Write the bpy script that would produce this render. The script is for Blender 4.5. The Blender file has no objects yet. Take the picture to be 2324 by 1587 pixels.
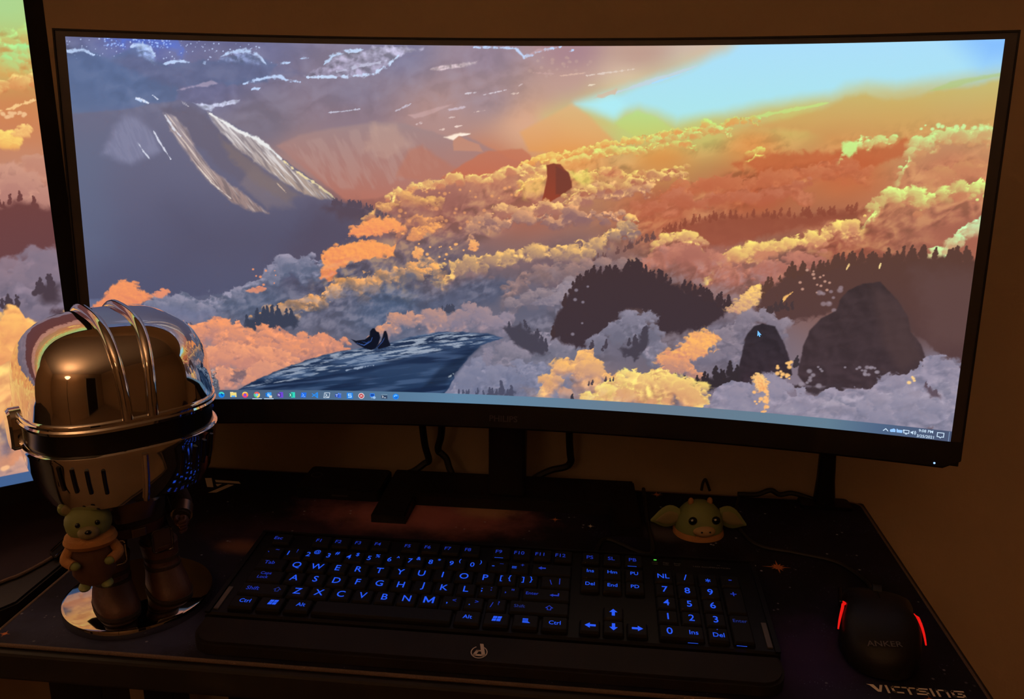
import bpy, bmesh, math, random
import numpy as np
from mathutils import Matrix, Vector

# ----------------------------------------------------------------- camera, world, light, exposure
SC = bpy.context.scene
COL = SC.collection
cam_data = bpy.data.cameras.new('camera')
cam = bpy.data.objects.new('camera', cam_data)
COL.objects.link(cam)
cam_data.sensor_width = 36.0
cam_data.lens = 36.0*1919.67/2324.0
cam_data.clip_start = 0.02
cam.matrix_world = (Matrix.Translation((0.092, -0.7144, 0.418)) @ Matrix.Rotation(math.radians(5.75), 4, 'Z')
                    @ Matrix.Rotation(math.radians(90-15.5), 4, 'X') @ Matrix.Rotation(math.radians(0.685), 4, 'Z'))
SC.camera = cam

world = bpy.data.worlds.new('room_dark'); SC.world = world
world.use_nodes = True
world.node_tree.nodes['Background'].inputs[0].default_value = (1.0, 0.62, 0.38, 1)
world.node_tree.nodes['Background'].inputs[1].default_value = 0.0

vs = SC.view_settings
vs.view_transform = 'Standard'; vs.look = 'None'; vs.gamma = 1.0; vs.exposure = 0.0
vs.use_curve_mapping = False
SC.cycles.max_bounces = 5; SC.cycles.diffuse_bounces = 3; SC.cycles.glossy_bounces = 4; SC.cycles.transmission_bounces = 2
SC.cycles.use_adaptive_sampling = True; SC.cycles.adaptive_threshold = 0.03
SC.cycles.caustics_reflective = False; SC.cycles.caustics_refractive = False

LAMP_POS = (-0.35, -2.20, 0.95)      # the floor lamp behind the camera (built with the room)
LAMP_WATT = 38.0
LAMP_COL = (1.0, 0.59, 0.34)

# ----------------------------------------------------------------- helpers
R2 = math.radians
def new_mat(name):
    m = bpy.data.materials.new(name); m.use_nodes = True
    return m, m.node_tree, m.node_tree.nodes['Principled BSDF']

def M(name, rgb, rough=0.5, metal=0.0, var=0.15, scale=60.0, bump=0.0, bscale=None, coat=0.0, spec=0.5):
    """a plain procedural material: noise varies the colour and, where asked, the relief"""
    m, nt, b = new_mat(name)
    tc = nt.nodes.new('ShaderNodeTexCoord'); nz = nt.nodes.new('ShaderNodeTexNoise')
    nz.inputs['Scale'].default_value = scale; nz.inputs['Detail'].default_value = 4
    nt.links.new(tc.outputs['Object'], nz.inputs['Vector'])
    mx = nt.nodes.new('ShaderNodeMix'); mx.data_type = 'RGBA'
    mx.inputs[6].default_value = tuple(c*(1-var) for c in rgb)+(1,)
    mx.inputs[7].default_value = tuple(min(1, c*(1+var)) for c in rgb)+(1,)
    nt.links.new(nz.outputs['Fac'], mx.inputs[0]); nt.links.new(mx.outputs[2], b.inputs['Base Color'])
    b.inputs['Roughness'].default_value = rough; b.inputs['Metallic'].default_value = metal
    b.inputs['Coat Weight'].default_value = coat; b.inputs['Specular IOR Level'].default_value = spec
    if bump:
        n2 = nt.nodes.new('ShaderNodeTexNoise'); n2.inputs['Scale'].default_value = bscale or scale*6
        n2.inputs['Detail'].default_value = 3
        nt.links.new(tc.outputs['Object'], n2.inputs['Vector'])
        bp = nt.nodes.new('ShaderNodeBump'); bp.inputs['Strength'].default_value = bump; bp.inputs['Distance'].default_value = 0.001
        nt.links.new(n2.outputs['Fac'], bp.inputs['Height']); nt.links.new(bp.outputs['Normal'], b.inputs['Normal'])
    return m

def lin(c):
    return tuple(((x/255)/12.92 if x/255 <= 0.04045 else ((x/255+0.055)/1.055)**2.4) for x in c)

def E(name, rgb255, strength=1.0):
    """something that gives off light: a screen mark, an LED, a backlit legend"""
    m, nt, b = new_mat(name)
    b.inputs['Base Color'].default_value = (0.01, 0.01, 0.01, 1)
    b.inputs['Emission Color'].default_value = lin(rgb255)+(1,)
    b.inputs['Emission Strength'].default_value = strength
    b.inputs['Roughness'].default_value = 0.5
    return m

def mesh_obj(name, v, f, mat=None, parent=None, smooth=False):
    me = bpy.data.meshes.new(name); me.from_pydata([tuple(p) for p in v], [], f); me.update()
    return obj_from(name, me, mat, parent, smooth)

def obj_from(name, me, mat=None, parent=None, smooth=False):
    if mat is not None and not me.materials: me.materials.append(mat)
    if smooth:
        me.shade_smooth()
        try: me.set_sharp_from_angle(angle=R2(38))
        except Exception: pass
    o = bpy.data.objects.new(name, me); COL.objects.link(o)
    if parent is not None: o.parent = parent
    return o

def empty(name, loc=(0, 0, 0), rz=0.0):
    o = bpy.data.objects.new(name, None); COL.objects.link(o); o.empty_display_size = 0.02
    o.location = loc; o.rotation_euler = (0, 0, rz)
    return o

def tag(o, label, cat, group=None):
    o['label'] = label; o['category'] = cat
    if group: o['group'] = group
    return o

def struct(o):
    o['kind'] = 'structure'; return o

def box(x0, x1, y0, y1, z0, z1, bev=0.0, seg=2):
    """bevelled block as (verts, faces)"""
    bm = bmesh.new(); bmesh.ops.create_cube(bm, size=1.0)
    for v in bm.verts:
        v.co = Vector(((x0+x1)/2+v.co.x*(x1-x0), (y0+y1)/2+v.co.y*(y1-y0), (z0+z1)/2+v.co.z*(z1-z0)))
    if bev: bmesh.ops.bevel(bm, geom=bm.edges[:], offset=bev, segments=seg, affect='EDGES', profile=0.5)
    r = ([tuple(v.co) for v in bm.verts], [[v.index for v in f.verts] for f in bm.faces] if not bm.verts.index_update() else 0)
    bm.free(); return r

def join(*parts):
    V, F = [], []
    for v, f in parts:
        n = len(V); V += list(v); F += [[i+n for i in q] for q in f]
    return V, F

def loft(rings, cap0=True, cap1=True, closed=True):
    n = len(rings[0]); V = [p for r in rings for p in r]; F = []
    for i in range(len(rings)-1):
        for j in range(n if closed else n-1):
            k = (j+1) % n
            F.append([i*n+j, i*n+k, (i+1)*n+k, (i+1)*n+j])
    if cap0: F.append(list(range(n-1, -1, -1)))
    if cap1: F.append([(len(rings)-1)*n+j for j in range(n)])
    return V, F

def sring(cx, cy, z, rx, ry, e=2.0, n=40, rot=0.0):
    """a superellipse ring"""
    out = []
    for i in range(n):
        t = 2*math.pi*i/n; c, s = math.cos(t), math.sin(t)
        x = rx*math.copysign(abs(c)**(2/e), c); y = ry*math.copysign(abs(s)**(2/e), s)
        out.append((cx+x*math.cos(rot)-y*math.sin(rot), cy+x*math.sin(rot)+y*math.cos(rot), z))
    return out

def tube(path, r, n=10, caps=True):
    """a round tube through points (r may be a list)"""
    P = [Vector(p) for p in path]; rings = []
    up = Vector((0, 0, 1)); last = None
    for i, p in enumerate(P):
        d = (P[min(i+1, len(P)-1)]-P[max(i-1, 0)]).normalized()
        a = d.cross(up if abs(d.z) < 0.95 else Vector((0, 1, 0))).normalized()
        if last is not None:
            a = (last-d*last.dot(d)); a = a.normalized() if a.length > 1e-6 else d.orthogonal().normalized()
        last = a; b = d.cross(a); rr = r[i] if isinstance(r, (list, tuple)) else r
        rings.append([tuple(p+(a*math.cos(2*math.pi*k/n)+b*math.sin(2*math.pi*k/n))*rr) for k in range(n)])
    return loft(rings, caps, caps)

def spline(pts, per=8):
    """Catmull-Rom through points"""
    P = [Vector(p) for p in pts]; P = [P[0]*2-P[1]]+P+[P[-1]*2-P[-2]]; out = []
    for i in range(1, len(P)-2):
        for k in range(per):
            t = k/per; a, b, c, d = P[i-1], P[i], P[i+1], P[i+2]
            out.append(0.5*((2*b)+(c-a)*t+(2*a-5*b+4*c-d)*t*t+(3*b-a-3*c+d)*t**3))
    out.append(P[-2]); return [tuple(p) for p in out]

def prism(poly, z0, z1, bev=0.0):
    """a flat outline given a thickness"""
    bm = bmesh.new(); vs_ = [bm.verts.new((x, y, z0)) for x, y in poly]
    f = bm.faces.new(vs_); bm.normal_update()
    if f.normal.z > 0: f.normal_flip()
    r = bmesh.ops.extrude_face_region(bm, geom=[f])
    for g in r['geom']:
        if isinstance(g, bmesh.types.BMVert): g.co.z = z1
    if bev:
        ed = [e for e in bm.edges if all(abs(v.co.z-z1) < 1e-7 for v in e.verts)]
        bmesh.ops.bevel(bm, geom=ed, offset=bev, segments=2, affect='EDGES')
    bmesh.ops.recalc_face_normals(bm, faces=bm.faces[:])
    bm.verts.index_update()
    out = ([tuple(v.co) for v in bm.verts], [[v.index for v in q.verts] for q in bm.faces]); bm.free()
    return out

def rrect(x0, x1, y0, y1, r, n=5):
    out = []
    for cx, cy, a0 in ((x1-r, y1-r, 0), (x0+r, y1-r, 90), (x0+r, y0+r, 180), (x1-r, y0+r, 270)):
        for k in range(n+1):
            a = R2(a0+90*k/n); out.append((cx+r*math.cos(a), cy+r*math.sin(a)))
    return out

def disc(cx, cy, r, n=24, a0=0, a1=360):
    return [(cx+r*math.cos(R2(a0+(a1-a0)*k/n)), cy+r*math.sin(R2(a0+(a1-a0)*k/n))) for k in range(n if a1-a0 == 360 else n+1)]

def stroke(pts, w):
    """a flat line of even width as a list of quads (each a polygon)"""
    out = []
    for (ax, ay), (bx, by) in zip(pts, pts[1:]):
        dx, dy = bx-ax, by-ay; L = math.hypot(dx, dy) or 1; dx, dy = dx/L*w/2, dy/L*w/2
        out.append([(ax-dx*0.9-dy, ay-dy*0.9+dx), (ax-dx*0.9+dy, ay-dy*0.9-dx), (bx+dx*0.9+dy, by+dy*0.9-dx), (bx+dx*0.9-dy, by+dy*0.9+dx)])
    return out

def flat(polys, z=0.0):
    V, F = [], []
    for p in polys:
        n = len(V); V += [(x, y, z) for x, y in p]; F.append(list(range(n, n+len(p))))
    return V, F

_txt = {}
def text_geo(s, size, bold=0.0, ax='CENTER', sx=1.0):
    """lettering as flat geometry, centred"""
    key = (s, round(size, 5), bold, ax, sx)
    if key in _txt: return _txt[key]
    cu = bpy.data.curves.new('lettering', 'FONT'); cu.body = s; cu.size = size; cu.offset = bold*size
    cu.align_x = ax; cu.align_y = 'CENTER'; cu.resolution_u = 3
    o = bpy.data.objects.new('lettering', cu); COL.objects.link(o)
    dg = bpy.context.evaluated_depsgraph_get(); dg.update()
    me = bpy.data.meshes.new_from_object(o.evaluated_get(dg))
    V = [(v.co.x*sx, v.co.y, 0.0) for v in me.vertices]; F = [list(p.vertices) for p in me.polygons]
    bpy.data.objects.remove(o); bpy.data.meshes.remove(me); bpy.data.curves.remove(cu)
    if V:                                   # true centre
        cx = (min(v[0] for v in V)+max(v[0] for v in V))/2; cy = (min(v[1] for v in V)+max(v[1] for v in V))/2
        if ax == 'CENTER': V = [(x-cx, y-cy, 0.0) for x, y, z in V]
        else: V = [(x, y-cy, 0.0) for x, y, z in V]
    _txt[key] = (V, F); return V, F

def shift(g, dx=0, dy=0, dz=0):
    return [(x+dx, y+dy, z+dz) for x, y, z in g[0]], g[1]

def xform(g, fn):
    return [fn(*p) for p in g[0]], g[1]

# ----------------------------------------------------------------- materials
m_wall = M('wall_paint', (0.50, 0.37, 0.24), 0.85, var=0.05, scale=6, bump=0.25, bscale=260)
m_ceil = M('ceiling_paint', (0.66, 0.58, 0.46), 0.9, var=0.04, scale=5)
m_floor = M('carpet', (0.30, 0.22, 0.15), 0.95, var=0.25, scale=220, bump=0.6)
m_trim = M('trim_paint', (0.55, 0.47, 0.36), 0.5, var=0.04)
m_dark = M('doorway_dark', (0.02, 0.014, 0.01), 0.8)
m_desk = M('desk_black', (0.012, 0.009, 0.008), 0.55, var=0.3, scale=40, bump=0.1)
m_metal = M('black_metal', (0.015, 0.012, 0.011), 0.4, 0.6)
m_plast = M('black_plastic', (0.008, 0.006, 0.006), 0.5, var=0.2, bump=0.08, bscale=900, spec=0.3)
m_gloss = M('gloss_black', (0.006, 0.005, 0.005), 0.12, var=0.1)
m_rub = M('cable_rubber', (0.010, 0.008, 0.007), 0.6)
m_chrome = M('chrome', (0.74, 0.70, 0.66), 0.045, 1.0, var=0.03, scale=9)
m_mirror = M('mirror_base', (0.50, 0.46, 0.42), 0.05, 1.0, var=0.03, scale=9)

# ----------------------------------------------------------------- the room
WY = 0.245                                   # face of the wall behind the desk
X0, X1, Y0, ZF, ZC = -2.3, 2.6, -3.4, -0.745, 1.75
def slab(name, x0, x1, y0, y1, z0, z1, m):
    return struct(mesh_obj(name, *box(x0, x1, y0, y1, z0, z1), m))
slab('wall_back', X0, X1, WY, WY+0.1, ZF, ZC, m_wall)
slab('wall_left', X0-0.1, X0, Y0, WY, ZF, ZC, m_wall)
slab('wall_right', X1, X1+0.1, Y0, WY, ZF, ZC, m_wall)
slab('wall_front', X0, X1, Y0-0.1, Y0, ZF, ZC, m_wall)
slab('floor', X0-0.1, X1+0.1, Y0-0.1, WY+0.1, ZF-0.1, ZF, m_floor)
slab('ceiling', X0-0.1, X1+0.1, Y0-0.1, WY+0.1, ZC, ZC+0.1, m_ceil)
slab('baseboard_back', X0, X1, WY-0.014, WY, ZF, ZF+0.09, m_trim)
d = slab('door_1', 1.25, 2.05, Y0, Y0+0.02, ZF, ZF+2.02, m_dark)
for a, b in ((1.17, 1.25), (2.05, 2.13)):
    mesh_obj('door_frame', *box(a, b, Y0, Y0+0.035, ZF, ZF+2.1), m_trim, d)
mesh_obj('door_frame', *box(1.17, 2.13, Y0, Y0+0.035, ZF+2.02, ZF+2.1), m_trim, d)

# the floor lamp that lights the room, behind the camera
lx, ly, lz = LAMP_POS
lamp = tag(empty('floor_lamp', (lx, ly, ZF)), 'warm upward floor lamp behind the viewer, seen only mirrored in the chrome helmet', 'lamp')
H0 = lz-ZF
mesh_obj('lamp_base', *loft([sring(0, 0, 0, .13, .13, n=32), sring(0, 0, .015, .13, .13, n=32), sring(0, 0, .03, .03, .03, n=32)]), m_metal, lamp, True)
mesh_obj('lamp_pole', *tube([(0, 0, .02), (0, 0, H0-0.1)], 0.012, 12), m_metal, lamp, True)
msh, nt, b = new_mat('lamp_shade_cloth')
b.inputs['Base Color'].default_value = (0.8, 0.62, 0.42, 1); b.inputs['Roughness'].default_value = 0.9
nz = nt.nodes.new('ShaderNodeTexNoise'); nz.inputs['Scale'].default_value = 90
rp = nt.nodes.new('ShaderNodeMix'); rp.data_type = 'RGBA'; rp.inputs[6].default_value = lin((255, 186, 130))+(1,); rp.inputs[7].default_value = lin((255, 196, 142))+(1,)
nt.links.new(nz.outputs['Fac'], rp.inputs[0]); nt.links.new(rp.outputs[2], b.inputs['Emission Color'])
b.inputs['Emission Strength'].default_value = 4.2
mesh_obj('lamp_shade', *loft([sring(0, 0, H0-.12, .03, .03, n=36), sring(0, 0, H0-.06, .12, .12, n=36), sring(0, 0, H0+.02, .18, .18, n=36), sring(0, 0, H0+.024, .175, .175, n=36), sring(0, 0, H0-.05, .115, .115, n=36), sring(0, 0, H0-.11, .02, .02, n=36)], True, True), msh, lamp, True)
ld = bpy.data.lights.new('lamp_bulb', 'POINT'); ld.energy = LAMP_WATT; ld.color = LAMP_COL; ld.shadow_soft_size = 0.04
lo = bpy.data.objects.new('lamp_bulb', ld); COL.objects.link(lo); lo.parent = lamp; lo.location = (0, 0, H0-0.03)

# ----------------------------------------------------------------- desk
DX0, DX1, DY0, DY1 = -0.398, 0.404, -0.170, 0.205
desk = tag(empty('desk', (0, 0, ZF)), 'black desk under the space print mat, holding keyboard and curved monitor', 'desk')
TZ = -0.003-ZF
mesh_obj('desk_top', *box(DX0, DX1, DY0, DY1, TZ-0.026, TZ, 0.003), m_desk, desk)
for x in (-0.348, 0.305):
    for y in (-0.155, 0.15):
        mesh_obj('leg', *box(x, x+0.046, y, y+0.04, 0, TZ-0.026, 0.002), m_metal, desk)
mesh_obj('crossbar', *box(-0.302, 0.305, 0.155, 0.185, TZ-0.10, TZ-0.05, 0.002), m_metal, desk)
wing = tag(empty('side_desk', (0, 0, ZF)), 'second dark desk on the left, carrying the angled monitor', 'desk')
WP = [(-1.25, 0.205), (-0.408, 0.205), (-0.408, -0.10), (-0.52, -0.30), (-0.80, -0.80), (-1.25, -0.80)]
mesh_obj('desk_top', *prism(WP, TZ-0.026, TZ, 0.002), m_desk, wing)
for x, y in ((-1.22, 0.15), (-0.46, 0.15), (-1.22, -0.76), (-0.86, -0.76)):
    mesh_obj('leg', *box(x, x+0.04, y, y+0.04, 0, TZ-0.026, 0.002), m_metal, wing)

# ----------------------------------------------------------------- desk mat with a printed night sky
mm, nt, b = new_mat('mat_space_print')
N = nt.nodes; Lk = nt.links
tc = N.new('ShaderNodeTexCoord')
def noise(scale, detail=5, rough=0.6, vec=None):
    n = N.new('ShaderNodeTexNoise'); n.inputs['Scale'].default_value = scale; n.inputs['Detail'].default_value = detail
    n.inputs['Roughness'].default_value = rough; Lk.new(vec or tc.outputs['Object'], n.inputs['Vector']); return n.outputs['Fac']
def ramp(fac, a, b_):
    r = N.new('ShaderNodeMapRange'); r.interpolation_type = 'SMOOTHSTEP'
    r.inputs['From Min'].default_value = a; r.inputs['From Max'].default_value = b_
    Lk.new(fac, r.inputs['Value']); return r.outputs['Result']
def mixc(fac, c0, c1):
    x = N.new('ShaderNodeMix'); x.data_type = 'RGBA'
    Lk.new(fac, x.inputs[0])
    for s, c in ((6, c0), (7, c1)):
        if isinstance(c, tuple): x.inputs[s].default_value = c+(1,)
        else: Lk.new(c, x.inputs[s])
    return x.outputs[2]
def mul(a, b_):
    x = N.new('ShaderNodeMath'); x.operation = 'MULTIPLY'; Lk.new(a, x.inputs[0])
    if isinstance(b_, float): x.inputs[1].default_value = b_
    else: Lk.new(b_, x.inputs[1])
    return x.outputs[0]
def spot(x, y, rx, ry, a=1.0, b_=0.15):
    """a soft oval patch of the print, its edge broken by noise"""
    mp = N.new('ShaderNodeMapping'); mp.inputs['Location'].default_value = (-x/rx, -y/ry, 0); mp.inputs['Scale'].default_value = (1/rx, 1/ry, 0)
    Lk.new(tc.outputs['Object'], mp.inputs['Vector'])
    ln = N.new('ShaderNodeVectorMath'); ln.operation = 'LENGTH'; Lk.new(mp.outputs['Vector'], ln.inputs[0])
    ad = N.new('ShaderNodeMath'); ad.operation = 'MULTIPLY_ADD'; ad.inputs[1].default_value = 0.9
    Lk.new(noise(26), ad.inputs[0]); Lk.new(ln.outputs['Value'], ad.inputs[2])
    return ramp(ad.outputs[0], a+0.45, b_+0.45)
c = mixc(ramp(noise(9), 0.40, 0.70), (0.006, 0.005, 0.010), (0.012, 0.010, 0.034))
c = mixc(mul(spot(-0.30, -0.13, 0.16, 0.06), 0.9), c, (0.050, 0.056, 0.125))
c = mixc(mul(spot(0.27, -0.11, 0.07, 0.09), 0.8), c, (0.040, 0.022, 0.095))
c = mixc(mul(spot(0.33, -0.15, 0.10, 0.03), 0.7), c, (0.020, 0.022, 0.060))
c = mixc(mul(spot(-0.085, 0.105, 0.165, 0.060), 1.0), c, (0.36, 0.13, 0.15))
c = mixc(mul(spot(-0.02, 0.125, 0.05, 0.028), 0.7), c, (0.46, 0.30, 0.18))
c = mixc(mul(spot(-0.25, 0.015, 0.04, 0.020), 0.8), c, (0.22, 0.09, 0.05))
c = mixc(mul(spot(0.175, 0.10, 0.035, 0.03), 0.8), c, (0.10, 0.085, 0.10))
c = mixc(mul(spot(-0.20, 0.05, 0.16, 0.05), 0.35), c, (0.10, 0.035, 0.07))
vo = N.new('ShaderNodeTexVoronoi'); vo.inputs['Scale'].default_value = 95; Lk.new(tc.outputs['Object'], vo.inputs['Vector'])
c = mixc(mul(ramp(vo.outputs['Distance'], 0.16, 0.05), ramp(noise(40, 2), 0.52, 0.66)), c, (0.42, 0.42, 0.50))
vo2 = N.new('ShaderNodeTexVoronoi'); vo2.inputs['Scale'].default_value = 330; Lk.new(tc.outputs['Object'], vo2.inputs['Vector'])
c = mixc(mul(ramp(vo2.outputs['Distance'], 0.20, 0.05), ramp(noise(18, 2), 0.50, 0.68)), c, (0.16, 0.16, 0.30))
Lk.new(c, b.inputs['Base Color']); b.inputs['Roughness'].default_value = 0.85; b.inputs['Specular IOR Level'].default_value = 0.25
bp = N.new('ShaderNodeBump'); bp.inputs['Strength'].default_value = 0.15; bp.inputs['Distance'].default_value = 0.0005
Lk.new(noise(1500, 1), bp.inputs['Height']); Lk.new(bp.outputs['Normal'], b.inputs['Normal'])

mat = tag(empty('desk_mat'), 'wide dark mat printed with stars and nebulae, under keyboard and mouse', 'desk mat')
MX0, MX1, MY0, MY1 = -0.391, 0.397, -0.163, 0.197
mesh_obj('mat_sheet', *prism(rrect(MX0, MX1, MY0, MY1, 0.012), -0.003, 0.0), mm, mat)
m_stitch = M('mat_stitching', (0.16, 0.105, 0.080), 0.9, var=0.4, scale=900, bump=0.8, bscale=1400)
rim = [(x, y, -0.0010) for x, y in rrect(MX0, MX1, MY0, MY1, 0.012)]
rim.append(rim[0])
mesh_obj('stitched_edge', *tube(rim, 0.0017, 8, False), m_stitch, mat, True)
m_print = M('mat_white_print', (0.90, 0.78, 0.66), 0.85, var=0.05)
LOGO = [[(-0.3594, 0.166), (-0.3519, 0.1675), (-0.3384, 0.143), (-0.3458, 0.1428)], [(-0.3458, 0.163), (-0.3162, 0.1621), (-0.3113, 0.1561), (-0.3417, 0.1565)],
        [(-0.3397, 0.1521), (-0.3326, 0.1533), (-0.3345, 0.1458), (-0.3365, 0.1471)], [(-0.3252, 0.1527), (-0.3178, 0.1526), (-0.329, 0.13), (-0.3381, 0.1284)]]
o = mesh_obj('printed_logo', *flat(LOGO, 0.0003), m_print, mat); o['label'] = 'pale angular logo print'
# the maker's name along the front edge, drawn stroke by stroke
def word_strokes():
    w = 1.7; out = []
    def L(x, pts): out.extend(stroke([(x+px, py) for px, py in pts], w))
    out.append([(0, 8.6), (5.2, 8.6), (7.6, 2.4), (9.6, 8.6), (11.6, 8.6), (8.6, 0), (6.2, 0), (2.2, 7.2)])
    L(13, [(0.9, 0), (0.9, 8)])
    L(17, [(7, 7.4), (2.0, 7.4), (0.9, 6.4), (0.9, 1.8), (2.0, 0.9), (7, 0.9)])
    L(24.5, [(0, 7.4), (9, 7.4)]); L(24.5, [(4.6, 7.4), (4.6, 0)])
    L(34.5, [(8, 7.4), (1.4, 7.4), (1.0, 4.4), (7.4, 4.2), (7.4, 0.9), (0, 0.9)])
    L(44.5, [(0.9, 0), (0.9, 8)])
    L(48.5, [(0.9, 0), (0.9, 7.4), (6.6, 7.4), (7.6, 6.4), (7.6, 0)])
    L(59, [(8.8, 7.4), (1.6, 7.4), (0.9, 6.4), (0.9, 1.8), (1.8, 0.9), (8.2, 0.9), (8.2, 4.4), (5, 4.4)])
    return out
ws = [[(0.3095+x*0.00104, -0.1402+y*0.00098) for x, y in q] for q in word_strokes()]
mesh_obj('printed_lettering', *flat(ws, 0.0003), m_print, mat)
m_flare = M('mat_orange_print', (0.62, 0.20, 0.07), 0.85, var=0.2, scale=300)
def starp(cx, cy, r, seed, sy=1.0):
    rng = random.Random(seed); out = []
    for k in range(24):
        rr = r*(rng.uniform(0.75, 1.1) if k % 6 == 0 else rng.uniform(0.30, 0.55) if k % 2 == 0 else 0.24)
        a = 2*math.pi*k/24; out.append((cx+rr*math.cos(a), cy+sy*rr*math.sin(a)))
    return out
for x, y, r, s in ((0.2765, 0.0395, 0.016, 1), (0.0576, 0.1121, 0.007, 2), (0.1698, 0.1890, 0.009, 3), (-0.383, -0.150, 0.006, 4), (0.0954, 0.1016, 0.005, 5), (0.352, -0.1445, 0.005, 6)):
    mesh_obj('printed_star', *flat([starp(x, y, r, s)], 0.00025), m_flare if s != 5 else m_print, mat)

m2 = tag(empty('side_desk_mat'), 'dark cloth mat with a curved stitched edge on the left desk', 'desk mat')
E2 = spline([(-0.470, -0.13, 0), (-0.442, -0.075, 0), (-0.4337, -0.0624, 0), (-0.4278, -0.0455, 0), (-0.4232, -0.0257, 0), (-0.4205, 0.00, 0), (-0.420, 0.06, 0), (-0.420, 0.17, 0)], 5)
m_mat2 = M('side_mat_cloth', (0.020, 0.010, 0.020), 0.9, var=0.5, scale=30)
mesh_obj('mat_sheet', *prism([(x, y) for x, y, z in E2]+[(-1.1, 0.17)], -0.003, 0.0), m_mat2, m2)
mesh_obj('stitched_edge', *tube([(x, y, -0.001) for x, y, z in E2], 0.0017, 8), m_stitch, m2, True)

# ----------------------------------------------------------------- painter for the pictures on the two displays
WPX, WPY = 3440.0, 1440.0        # wallpaper pixels

def _hash(ix, iy, seed):
    n = (ix.astype(np.int64)*374761393 + iy.astype(np.int64)*668265263 + seed*982451653) & 0xffffffff
    n = ((n ^ (n >> 13))*1274126177) & 0xffffffff
    n = n ^ (n >> 16)
    return (n & 0xffff).astype(np.float32)/65535.0

def vnoise(x, y, seed):
    ix = np.floor(x); iy = np.floor(y)
    fx = (x-ix).astype(np.float32); fy = (y-iy).astype(np.float32)
    fx = fx*fx*(3-2*fx); fy = fy*fy*(3-2*fy)
    a = _hash(ix, iy, seed); b = _hash(ix+1, iy, seed)
    c = _hash(ix, iy+1, seed); d = _hash(ix+1, iy+1, seed)
    return (a+(b-a)*fx)*(1-fy) + (c+(d-c)*fx)*fy

def fbm(x, y, seed, octs=4, billow=False, turn=True):
    s = 0; amp = 1.0; tot = 0
    for o in range(octs):
        if turn: x, y = 0.78*x+0.62*y+5.2, -0.62*x+0.78*y+1.7
        n = vnoise(x*2**o+o*17.3, y*2**o-o*9.1, seed+o)
        if billow: n = 1-np.abs(2*n-1)**0.8
        s = s+amp*n; tot += amp; amp *= 0.52
    return s/tot

def sstep(a, b, x):
    t = np.clip((x-a)/(b-a), 0, 1)
    return t*t*(3-2*t)

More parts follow.
